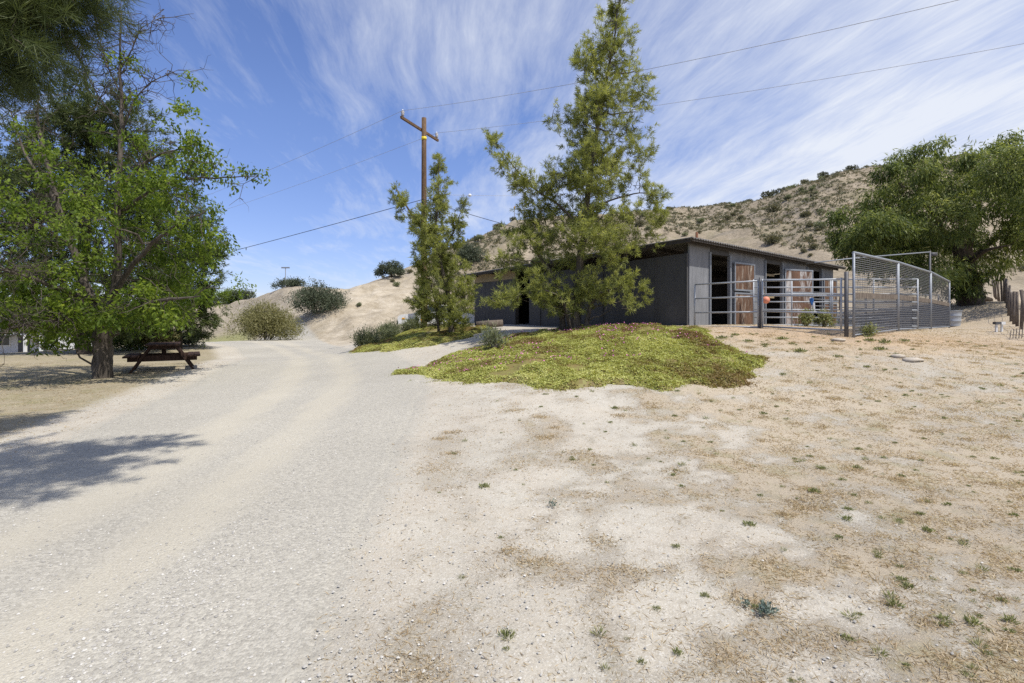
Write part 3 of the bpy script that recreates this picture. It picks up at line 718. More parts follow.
# --- left foreground tree with half its twigs bare
def leafy_tree():
    d = 14.0; base = on(103, d)
    T = Tree('leafy_tree', base, 'bright green broadleaf tree with a thick furrowed trunk and bare grey twigs beside the drive')
    b = lambda px, py, dd=0: P(px, py, d + dd)
    T.stem([base - (0, 0, .25), b(103, 362), b(102, 345), b(104, 328)], .235, .21, 16, .12)
    T.stem([b(103, 340), b(98, 318), b(86, 285), b(72, 250), b(58, 205), b(47, 165), b(36, 120, .3), b(40, 95, .3)], .13, .014, 9, .05, amt=.015)
    T.stem([b(98, 335, .1), b(92, 300, .4), b(80, 265, .6), b(66, 225, .8), b(50, 190, 1.), b(22, 150, 1.2), b(10, 110, 1.3)], .10, .014, 8, .05, amt=.015)
    T.stem([b(108, 335, .1), b(114, 300), b(118, 255, -.1), b(117, 200, -.2), b(120, 150, -.1), b(122, 105), b(119, 60), b(122, 12)], .12, .010, 9, .05, amt=.012)
    T.stem([b(112, 300), b(128, 270, -.5), b(150, 245, -.9), b(175, 225, -1.1), b(205, 212, -1.2)], .08, .015, 6, amt=.01)
    T.stem([b(119, 190), b(140, 165, .2), b(165, 152, .3), b(190, 148, .3)], .06, .012, 6, amt=.01)
    T.stem([b(118, 215), b(150, 190, -.4), b(190, 178, -.6), b(225, 178, -.6), b(258, 176, -.6)], .05, .008, 6, amt=.012)
    T.stem([b(121, 135), b(134, 100), b(150, 82), b(178, 70, .2)], .03, .006, 5)
    T.stem([b(120, 70), b(132, 50), b(140, 28), b(160, 18)], .02, .005, 5)
    T.stem([b(119, 90), b(105, 62), b(96, 22)], .02, .005, 5)
    T.stem([b(116, 118), b(100, 100), b(80, 60), b(66, 32)], .022, .005, 5)
    T.stem([b(104, 320), b(80, 318, -1), b(45, 322, -1.6), b(10, 328, -2)], .08, .015, 6, amt=.01)
    T.stem([b(96, 300), b(60, 290, -1.3), b(25, 275, -2), b(-10, 268, -2.4)], .08, .015, 6, amt=.01)
    T.stem([b(108, 315), b(135, 305, -1.), b(165, 300, -1.5), b(200, 296, -1.7)], .08, .015, 6, amt=.01)
    T.stem([b(70, 245), b(40, 225, -.8), b(10, 210, -1.2)], .06, .012, 6, amt=.01)
    T.stem([b(105, 318, .2), b(110, 300, 1.2), b(120, 270, 2.2), b(130, 240, 2.6)], .08, .015, 6)
    L = [(18,324,22,8),(52,334,17,8),(75,330,18,10),(15,312,22,12),(45,305,24,12),(75,300,22,12),(30,275,24,10),(60,270,20,10),(55,350,10,6),(60,318,30,10),(95,312,18,10),(35,322,30,10),(110,318,16,10),(90,335,16,8),(-10,320,20,14),
         (128,318,20,10),(150,320,20,9),(172,322,14,7),(140,296,22,12),(168,304,18,11),(192,296,14,10),(205,282,10,8),(214,302,6,5),(155,276,22,11),(182,270,18,10),(206,262,10,8),
         (145,252,20,10),(172,248,18,9),(196,246,12,7),(160,226,20,10),(186,226,14,8),(206,232,9,6),(135,228,18,9),(150,204,18,9),(176,200,16,8),(196,196,12,7),(214,214,8,5),(128,200,14,8),
         (140,180,16,8),(165,178,12,7),(182,160,11,7),(196,146,10,6),(206,154,7,5),(188,138,9,6),(212,162,6,5),(150,150,14,7),(132,140,12,7),(168,126,12,6),(188,114,9,6),(196,106,5,4),(182,104,6,4),
         (190,80,5,4),(165,88,5,4),(140,58,9,5),(132,66,8,5),(116,62,5,4),(128,96,6,4),(106,132,12,7),(112,160,14,8),
         (228,176,6,4),(240,170,4,3),(250,171,5,3),(262,175,4,4),(232,186,4,3),(222,240,7,5),
         (75,235,18,9),(40,240,18,9),(10,240,16,10),(95,258,16,8),(20,205,16,8),(55,180,14,8),(80,200,14,8),(45,150,10,6),(15,170,12,7),(70,160,9,6),(25,130,8,5),(100,222,16,8),(95,185,14,7),(5,296,20,12),(30,308,22,9),(62,326,18,9),(86,322,14,9),(45,342,12,6),(25,292,22,10),(200,292,12,9),(178,312,14,8),(150,310,18,10)]
    for i, (px, py, rx, ry) in enumerate(L):
        dd = d - .3 + (RS.rand() - .5) * 2.6 * min(1, rx / 14.)
        c, rad = lobe3(px, py, dd, rx * 1.05, ry * 1.05); rad[1] = max(rad[1], .3)
        T.limb(c, amt=.6)
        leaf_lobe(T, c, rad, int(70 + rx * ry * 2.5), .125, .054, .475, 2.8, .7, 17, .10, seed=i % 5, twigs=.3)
    for i in range(24):
        a = RS.rand() * 6.28; rr = 1.2 + 2.0 * RS.rand(); z = 2.4 + 3.6 * RS.rand()
        c = np.array(((105 - 512) / F * d + math.cos(a) * rr, d + math.sin(a) * rr, z))
        T.limb(c, amt=.6); leaf_lobe(T, c, np.array((.6, .6, .4)), 420, .105, .046, .46, 2.8, .7, 17, .10, seed=i % 5)
    # bare curved twigs
    main = [s for s in T.stems[1:16]]
    for i in range(760):
        p, r = main[RS.randint(len(main))]
        k = RS.randint(len(p) // 3, len(p)); a = p[k]
        if 512 + F * a[0] / a[1] > 140 and RS.rand() < .72: continue
        w = nrm(RS.randn(3) * (1, .8, .7) + np.array((0, 0, .25)))
        Ln = (.35 + .9 * RS.rand()) * (1 if a[2] < 7 else .8)
        e = a + w * Ln; m = (a + e) / 2 + RS.randn(3) * .1 + (0, 0, .06)
        q = np.array([a, a * .55 + m * .45 + RS.randn(3) * .04, m, m * .4 + e * .6 + RS.randn(3) * .05, e])
        T.b.tube(q, [.012, .010, .008, .006, .004], 4, 0, False)
        for _ in range(3):
            s0 = q[RS.randint(1, 5)]; T.twig(s0, s0 + nrm(w + RS.randn(3) * .8) * (.2 + .35 * RS.rand()), .006, 4, .5)
    T.done(M['bark'], M['mulb'])
leafy_tree()

# --- conifers behind it
def dark_conifer(base_px, d, L, trunk, label, name='conifer_tree', dens=.55):
    base = on(base_px, d)
    T = Tree(name, base, label)
    for k, (pts, r0, r1) in enumerate(trunk):
        q = [P(px, py, d + dd) for px, py, dd in pts]
        if k == 0: q[0] = base - np.array((0, 0, .2))
        T.stem(q, r0, r1, 8, .05)
    for i, (px, py, rx, ry) in enumerate(L):
        c, rad = lobe3(px, py, d + (RS.rand() - .5) * 2.5, rx * 1.3, ry * 1.3, (rx + ry) * .6)
        T.limb(c)
        pine_tufts(T, c, rad, int(70 + rx * ry * dens * 1.25), .22, .032, 13, .42, 1.5, .2, seed=i % 5, twigs=.12 if d < 50 else 0)
    T.done(M['barkdark'], M['pinedark'])
dark_conifer(87, 23.0, [(88,100,20,16),(66,112,22,16),(112,112,22,16),(85,125,36,20),(50,140,30,20),(125,140,30,22),(90,155,45,24),(35,175,32,22),(140,175,34,24),(75,190,45,24),(115,200,45,24),(40,215,30,18),
                       (155,205,24,20),(85,230,45,22),(130,235,40,22),(100,265,45,20),(60,262,22,14),(140,275,36,18),(15,200,26,20),(120,300,34,16),(60,300,22,12),(95,318,34,13),(140,320,28,12),(112,334,34,9),(160,300,20,14)],
             [([(87,352,0),(80,335,0),(82,300,0),(86,250,0),(88,180,0),(88,100,0)], .3, .05), ([(84,345,0),(72,330,0),(60,300,0),(45,260,0),(40,215,0)], .16, .05)],
             'large dark rounded conifer filling in behind the half-bare broadleaf tree')
dark_conifer(178, 27.0, [(200,222,9,9),(210,236,7,8),(196,232,10,9),(184,242,16,10),(206,246,8,8),(170,256,22,12),(200,262,14,10),(212,254,6,6),(176,276,26,14),(200,284,15,11),(160,292,24,14),(188,302,22,13),(206,300,8,10),(170,318,26,12),(194,322,16,11),(150,322,18,10)],
             [([(178,338,0),(180,300,0),(186,250,0),(194,226,0)], .16, .03)],
             'lower dark conifer at the bend of the drive, right of the larger one', dens=.9)

dark_conifer(-35, 25.0, [(-20,170,26,20),(10,185,22,18),(-30,205,34,22),(15,220,28,18),(-25,245,40,22),(20,258,30,18),(-10,285,40,20),(35,292,22,14),(0,312,36,14)],
             [([(-35,350,0),(-32,300,0),(-28,240,0),(-22,165,0)], .26, .05)],
             'dark conifer at the left edge, its trunk out of frame beside the lawn', dens=.6)
dark_conifer(25, 58.0, [(10,312,22,12),(40,308,24,13),(70,314,20,11),(25,322,26,10),(58,324,22,9),(90,322,16,9)],
             [([(25,345,0),(25,330,0),(28,315,0)], .2, .05)], 'far dark spreading tree rising behind the white house', 'spreading_tree', dens=1.2)
# --- pine whose boughs hang into the top left corner (its trunk is out of frame)
def corner_pine():
    bx, by = -9.3, 4.6; base = np.array((bx, by, gz(bx, by)))
    T = Tree('pine_tree', base, 'long-needled pine hanging its dark boughs into the top left corner over the drive')
    T.stem([base - (0, 0, .3), base + (0, .1, 3), base + (.2, .1, 6), base + (.2, 0, 9.5), base + (.3, 0, 12)], .34, .08, 12, .06)
    L = [(8,18,6.2,32,26),(42,8,6.4,26,18),(72,2,6.5,16,11),(92,-8,6.6,9,6),(22,48,6.0,26,14),(-20,40,6.0,30,30),(40,-20,6.2,50,24),(85,-45,6.4,24,16),(-40,70,6.0,26,16),(6,66,6.1,14,8),(58,32,6.3,14,8)]
    for i, (px, py, d, rx, ry) in enumerate(L):
        c, rad = lobe3(px, py, d, rx * .85, ry * .8, 30)
        T.limb(c, amt=.25, below=-.2)
        pine_tufts(T, c, rad, int(24 + rx * ry * .13), .21, .006, 46, .3, 2.2, -.1, seed=i % 5, twigs=.6)
    S = [(-1.85,4.35,6.9,.4,.35),(-2.2,4.1,6.9,.55,.5),(-2.7,4.1,6.8,.6,.5),(-2.2,3.5,6.8,.6,.5),(-1.8,2.95,6.8,.55,.5),(-2.5,2.9,6.8,.65,.5),(-3.1,3.3,6.8,.7,.5),(-3.3,2.7,6.7,.7,.5),
         (-2.3,2.35,6.8,.5,.5),(-3.6,4.1,6.7,.7,.6),(-4.2,3.4,6.7,.8,.7),(-5.1,3.6,6.6,.8,.7),(-5.9,4.0,6.5,.8,.7),(-4.6,4.6,6.6,.6,.5),(-6.6,4.2,6.2,.9,.8),(-7.3,3.3,6.4,.9,.9),
         (-7.6,5.4,5.6,.9,.7),(-6.6,6.2,6.4,.6,.5),(-8.4,6.2,5.8,.9,.7),(-8.2,3.8,7.8,1.1,1.0),(-9.8,5.4,7.6,1.2,1.1),(-10.4,3.4,8,1.2,1.1),(-9,4.6,10,1.1,.9),(-9,4.6,11.6,.7,.6)]
    for i, (x, y, z, r, rz) in enumerate(S):
        c = np.array((x, y, z)); T.limb(c, amt=.25, below=-.2)
        pine_tufts(T, c, np.array((r, r * .8, rz * .55)), int(130 * r), .22, .011, 38, .30, 1.8, 0, seed=i % 5, twigs=.3)
    T.done(M['bark'], M['pinedark'])
corner_pine()

# --- pepper tree at right
def pepper_tree():
    d = 27.0; base = on(972, d)
    T = Tree('pepper_tree', base, 'big drooping green pepper tree behind the wire corral at the right')
    b = lambda px, py, dd=0: P(px, py, d + dd)
    T.stem([base - (0, 0, .3), b(970, 288), b(966, 268), b(960, 245)], .55, .38, 12, .1)
    for pts in ([(964,262,0),(940,225,.3),(915,190,.4),(905,165,.5)], [(966,262,0),(975,220,-.3),(985,180,-.2),(990,160,0)], 
                [(968,262,0),(1005,230,.6),(1030,200,1)], [(964,255,.3),(960,215,1.6),(950,180,2.2)], [(966,265,-.2),(985,250,-1.6),(1010,245,-2.4)]):
        T.stem([b(*q) for q in pts], .16, .02, 7)
    L = [(906,160,15,10),(888,172,14,10),(930,148,13,9),(945,142,8,6),(918,172,20,12),(945,165,18,12),(985,148,18,11),(1008,144,13,10),(1018,158,10,12),(968,160,14,10),(990,172,26,14),(955,185,30,15),(905,192,26,14),(880,200,18,12),
         (930,208,32,15),(975,205,34,17),(1010,200,24,18),(870,216,18,11),(848,214,12,9),(834,216,8,7),(842,230,14,9),(862,236,20,11),(890,230,26,13),(925,238,32,15),(965,240,34,16),(1005,238,28,18),(850,250,14,9),(875,254,22,11),
         (905,260,26,12),(940,268,28,13),(975,272,26,14),(998,258,20,12),(955,288,20,9),(978,288,11,8),(1035,180,24,26),(1040,225,24,28),(1030,240,16,12),(920,282,22,9),(848,240,20,13),(868,258,22,12),(898,272,26,12),(936,280,28,12),(970,280,20,10),(1015,232,20,14),(880,225,28,14)]
    for i, (px, py, rx, ry) in enumerate(L):
        dd = d + (RS.rand() - .5) * 4.5 * min(1, rx / 22)
        c, rad = lobe3(px, py, dd, rx, ry * 1.05); rad[1] *= 1.2
        T.limb(c, amt=.5)
        n = int(150 + rx * ry * 6.2)
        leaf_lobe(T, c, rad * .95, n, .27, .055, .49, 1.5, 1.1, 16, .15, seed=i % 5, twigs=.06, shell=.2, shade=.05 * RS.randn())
    for i in range(16):
        a = RS.rand() * 6.28; c = np.array(((960 - 512) / F * d + math.cos(a) * 2.6, d + math.sin(a) * 4.0, 5 + 4 * RS.rand()))
        T.limb(c); leaf_lobe(T, c, np.array((1.3, 1.3, 1.0)), 2600, .20, .05, .42, 1.2, .95, 9, .16, seed=i % 5)
    T.done(M['barkdark'], M['pepper'])
pepper_tree()

def shrub(name, base, w, h, dep, ml, label, n, L=.12, W=.05, stems=9, gap=.38, cat='shrub', group=None, nlobes=14, mb='twig', hang=-.3, gs=None, flat=.5, clump=5):
    base = np.asarray(base, float)
    T = Tree(name, base, label, cat, group)
    for k in range(nlobes):
        a = RS.rand() * 6.28; rr = RS.rand() ** .6; zz = .17 + .55 * RS.rand() * (1 - .5 * rr)
        c = base + np.array((math.cos(a) * rr * w * .33, math.sin(a) * rr * dep * .33, h * zz))
        rad = np.array((w * .22, dep * .22, h * .25)) * (.75 + .5 * RS.rand())
        leaf_lobe(T, c, rad, n // nlobes, L, W, gap, gs or 2.2 / max(w, .5) * 2, hang, clump, L * .7, seed=k % 5, twigs=0)
        if k < stems: T.b.tube(wiggle(base + np.array((math.cos(a), math.sin(a), -.3)) * w * .04, c + (0, 0, rad[2] * .5), 5, .4), np.linspace(.02 + .006 * h, .006, 5), 5, 0, False)
    T.done(M[mb], M[ml], trunk='stem', crown='foliage')
    return T.root
shrub('shrub', on(266, 38), 5.6, 3.3, 4, 'olive', 'wide pale olive shrub beside the far bend of the drive', 22000, .17, .045, 10, .36, nlobes=40, hang=-.5)
shrub('shrub', on(319, 45.5), 5.4, 3.2, 4.5, 'darkbush', 'dense dark grey-green shrub on the slope above the pale olive one', 15000, .15, .06, 6, .25, nlobes=26)
shrub('shrub', on(368, 21.5), 1.15, .95, 1.1, 'grey', 'feathery grey-green shrub at the left tip of the small planted strip', 3800, .13, .022, 10, .2, hang=-1.2)
shrub('shrub', on(392, 23.5), 1.35, .95, 1.2, 'grey', 'feathery grey-green shrub behind the left tip shrub of the planted strip', 3800, .13, .022, 10, .2, hang=-1.2)
shrub('shrub', on(410, 24.2), 1.1, .9, 1.0, 'grey', 'feathery grey-green shrub between the strip and the slim pine', 3000, .13, .022, 10, .2, hang=-1.2)
shrub('shrub', on(495, 14.1, .06), .72, .85, .7, 'grey', 'small upright sage shrub at the edge of the large mound beside the dirt path', 1100, .11, .02, 14, .15, hang=-1.4)
shrub('shrub', on(383, 33), 1.5, 1.0, 1.3, 'olive', 'rounded tan-tipped shrub at the foot of the slope beyond the strip', 2200, .12, .03, 5, .2)
shrub('shrub', on(128, 25.5), 2.4, 1.2, 1.6, 'mulb', 'low bright green shrub beneath the conifers, left of its paler neighbour', 3200, .14, .05, 5, .3)
shrub('shrub', on(158, 26.0), 2.2, 1.4, 1.6, 'olive', 'yellow-green shrub beneath the conifers beyond the picnic table', 3200, .14, .05, 5, .3)
shrub('shrub', on(192, 29.0), 2.0, 1.3, 1.6, 'darkbush', 'dark low shrub under the lower conifer at the drive bend', 2600, .14, .05, 5, .3)
shrub('shrub', on(228, 84), 5.5, 3.2, 3, 'mulb', 'green tree-like shrub in the gap beyond the drive, left one of two', 3500, .3, .12, 3, .3)
shrub('shrub', on(243, 84), 4.6, 2.4, 3, 'darkbush', 'green shrub in the gap beyond the drive, right one of two', 3000, .3, .12, 3, .3)
shrub('shrub', on(284, 64), 3.2, 1.3, 2, 'darkbush', 'low shrub on the left crest beside the thin distant pole', 2000, .2, .08, 3, .25)
shrub('shrub', on(298, 62), 3.0, 1.2, 2, 'darkbush', 'low shrub on the left crest touching the dense dark shrub', 2000, .2, .08, 3, .25)
shrub('shrub', on(470, 62), 4.0, 3.6, 3.2, 'darkbush', 'round dark shrub on the slope right of the slim pine', 9000, .18, .07, 5, .28, nlobes=18)
shrub('shrub', on(545, 56), 3.6, 3.0, 3, 'darkbush', 'dark shrub on the slope half hidden by the tall pine', 5000, .18, .07, 5, .28)

def hill_tree():
    d = 58.; base = on(391, d); T = Tree('oak_tree', base, 'small dark oak with a forked trunk alone on the crest of the pale slope')
    T.stem([base - (0, 0, .3), base + (.1, 0, .6), base + (-.45, 0, .9)], .14, .05, 6); T.stem([base + (.1, 0, .5), base + (.45, 0, .95)], .11, .05, 6)
    for k, (dx, z, rx, rz) in enumerate([(-1.0,.75,.6,.45),(-.5,1.15,.65,.5),(.2,1.4,.7,.45),(.75,1.05,.6,.5),(-1.35,.5,.4,.3),(1.05,.65,.4,.4),(0,.9,.8,.45),(.3,.6,.5,.4)]):
        c = base + np.array((dx, (RS.rand() - .5), z)); T.limb(c); leaf_lobe(T, c, np.array((rx, .8, rz)), 700, .17, .08, .3, 1.2, .1, 5, .12, seed=k)
    T.done(M['barkdark'], M['darkbush'])
hill_tree()

# --- scrub on the hillside: each bush an object, four shared shapes
def scrub_proto(k, ml):
    B, sh = [], []
    for j in range(7):
        a = RS.rand() * 6.28; rr = RS.rand() ** .5 * .32
        c = np.array((math.cos(a) * rr, math.sin(a) * rr, .18 + .22 * RS.rand())); pts, u = ell(c, (.26, .26, .2), 75)
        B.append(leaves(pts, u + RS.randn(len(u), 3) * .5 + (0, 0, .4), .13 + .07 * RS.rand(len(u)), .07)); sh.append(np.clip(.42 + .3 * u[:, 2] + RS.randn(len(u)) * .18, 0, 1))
    Q = np.concatenate(B); Q[..., 2] = np.maximum(Q[..., 2], -.05)
    me_o = quad_mesh('scrub_bush', Q, np.concatenate(sh), ml)
    return me_o
protos = [scrub_proto(0, M['scrub']), scrub_proto(1, M['hillbush']), scrub_proto(2, M['scrub']), scrub_proto(3, M['grey'])]
_used = [False] * 4
def place_scrub(px, t, size, kind, label):
    fd = np.interp(px, _hill[:, 0], _hill[:, 3]); rd = np.interp(px, _hill[:, 0], _hill[:, 2])
    d = fd + (rd - fd) * t
    pos = on(px, d)
    if not _used[kind]: o = protos[kind]; _used[kind] = True
    else: o = protos[kind].copy(); COL.objects.link(o)
    o.location = pos; o.rotation_euler = (0, 0, RS.rand() * 6.28)
    o.scale = (size, size, size * (.8 + .4 * RS.rand()))
    tag(o, label, 'bush', 'scrub bushes dotted over the hillside')
for px, t, s, k, lb in [(712,.995,4.2,1,'dark scrub bush alone on the level skyline just right of the tall pine'),(682,.99,2.2,0,'tiny scrub bush on the skyline near the right edge of the tall pine'),
                        (749,.96,3.6,1,'dark scrub bush just under the skyline where the ridge starts to climb'),(771,.965,6.5,1,'largest dark scrub clump high on the climbing ridge'),
                        (783,.95,5.0,1,'second dark scrub clump touching the largest one on the ridge'),(792,.90,4.4,3,'grey scrub bush just below the dark clumps on the ridge'),
                        (823,.955,3.6,1,'dark scrub bush near the hilltop left of the pepper tree, lower of two'),(852,.95,4.2,1,'dark round scrub bush on the bare hilltop beside the pepper tree'),
                        (805,.97,3.5,0,'scrub bush on the skyline halfway up the climbing ridge'),(773,.55,4.0,0,'green scrub bush on the slope above the barn doors'),
                        (772,.33,3.4,0,'green scrub bush low on the slope just above the barn roof'),(498,.97,3.2,0,'scrub bush on the skyline between the slim pine and the tall pine'),
                        (513,.99,2.6,1,'dark scrub bush at the foot of the orange-tipped marker post')]:
    place_scrub(px, t, s * .52, k, lb)
for i in range(150):
    big = i < 141
    px = 440 + 440 * RS.rand() if big else 350 + 100 * RS.rand()
    t = .12 + .82 * RS.rand() ** .8
    if big and i % 3:
        px = cpx + RS.randn() * 9; t = min(.96, max(.1, ct + RS.randn() * .05))
    elif big: cpx, ct = px, t
    place_scrub(px, t, (.4 + .9 * RS.rand() ** 2.6 + .35 * t) if big else .45 + .4 * RS.rand(), int(RS.choice([0, 0, 2, 2, 3, 3, 3])), 'small grey-green scrub bush among many on the dry hillside behind the barn')

def low_scrub():
    n = 16000; Q, S = [], []
    px = 420 + 640 * RS.rand(n); t = .05 + .95 * RS.rand(n) ** .8
    fd = np.interp(px, _hill[:, 0], _hill[:, 3]); rd = np.interp(px, _hill[:, 0], _hill[:, 2]); d = fd + (rd - fd) * t
    x = (px - 512) / F * d; k = fbm2(x, d, .07, 4, 55) > .45; x, d = x[k], d[k]; n = len(x)
    z = ground_z(x, d); sz = .25 + .6 * RS.rand(n) ** 2.5
    m = 16; B = np.repeat(np.stack([x, d, z], -1), m, 0) + RS.randn(n * m, 3) * np.array((.3, .3, .12)) * np.repeat(sz, m)[:, None]; B[:, 2] += .05
    D = RS.randn(n * m, 3); D[:, 2] = np.abs(D[:, 2]) + .4
    q = leaves(B, D, np.repeat(sz, m) * .5, np.repeat(sz, m) * .22)
    tag(quad_mesh('hillside_scrub', q, np.clip(np.repeat(RS.rand(n), m) * .8 + RS.rand(n * m) * .3, 0, 1), M['scrub']), 'low dry tufts and weeds covering the hillside behind the barn', 'scrub', kind='stuff')
low_scrub()

# ------------------------------------------------------------------ weeds, each an object of its own
def weed_proto(name, n, spread, L, W, ml, tall):
    B = RS.randn(n, 3) * spread * .6; B[:, 2] = np.abs(B[:, 2]) * tall
    D = nrm(np.stack([B[:, 0], B[:, 1], np.full(n, spread * (.6 + tall))], -1) / spread + RS.randn(n, 3) * .4); D[:, 2] = np.abs(D[:, 2])
    return quad_mesh(name, leaves(B, D, L * (.6 + .7 * RS.rand(n)), W), np.clip(RS.rand(n), 0, 1), M[ml])
wp = [weed_proto('green_weed', 60, .035, .045, .013, 'weed', .5), weed_proto('green_weed', 110, .06, .05, .012, 'weed', .35), weed_proto('green_weed', 45, .03, .07, .007, 'weed', .6)]
wu = [False] * 3
def put_weed(x, y, s, k, label, group):
    if not wu[k]: o = wp[k]; wu[k] = True
    else: o = wp[k].copy(); COL.objects.link(o)
    o.location = (x, y, gz(x, y)); o.scale = (s, s, s * (.7 + .5 * RS.rand())); o.rotation_euler = (0, 0, RS.rand() * 6.28)
    tag(o, label, 'weed', group)
cnt = 0
while cnt < 260:
    d = 2.3 + 12 * RS.rand() ** 1.1; px = 330 + 720 * RS.rand(); x = (px - 512) / F * d
    rdm, f = road_d(np.array([x]), np.array([d]))
    if rdm[0] > -.3 or in_mound(np.array([x]), np.array([d]))[0]: continue
    dens = .25 + .75 * min(1, max(0, (px - 430) / 500.)) * (1.0 if fbm2(np.array([x]), np.array([d]), .8, 2, 15)[0] > .45 else .28)
    if RS.rand() > dens or (d < 4.2 and RS.rand() < .45): continue
    put_weed(x, d, .14 + .42 * RS.rand() ** 2 + .022 * d, RS.randint(3), 'small green weed among many scattered over the dry dirt in front of the barn', 'small weeds on the dry dirt'); cnt += 1
for px, d in [(706,13.2),(722,13.0),(735,13.4),(748,12.6),(765,12.2),(782,12.9),(792,12.4),(870,13.0),(885,12.8),(880,12.0),(905,13.2),(868,13.6),(838,11.2),(800,11.6)]:
    x = (px - 512) / F * d; put_weed(x, d, .9 + .7 * RS.rand(), 1, 'leafy green weed among those on the bare earth bank below the pipe gate', 'weeds on the bank below the gate')
for i in range(26):
    py = 500 + 180 * RS.rand(); px = 830 + 190 * RS.rand(); d = 1.6 * F / (py - HZ); x = (px - 512) / F * d
    put_weed(x, d, .34 + .32 * RS.rand(), int(RS.choice([0, 2])), 'yellow-green grass tuft among several in the lower right corner', 'grass tufts in the lower right corner')
def silver_weed(px, py, s, label, n=70):
    d = 1.6 * F / (py - HZ); x = (px - 512) / F * d
    B = RS.randn(n, 3) * np.array((.035, .03, .03)) * s; B[:, 2] = np.abs(B[:, 2]) + .01
    D = B * 8 / s + RS.randn(n, 3) * .4 + (0, 0, .5)
    o = quad_mesh('silver_weed', leaves(B, D, .04 * s, .022 * s), RS.rand(n), M['silver']); o.location = (x, d, gz(x, d))
    tag(o, label, 'weed')
silver_weed(766, 612, .6, 'silvery blue-green weed in the right foreground, larger of the pair', 120)
silver_weed(746, 603, .4, 'silvery weed just left of the larger silver one in the foreground', 50)
silver_weed(552, 508, .55, 'silvery grey weed left of the straw patches mid-foreground', 50)

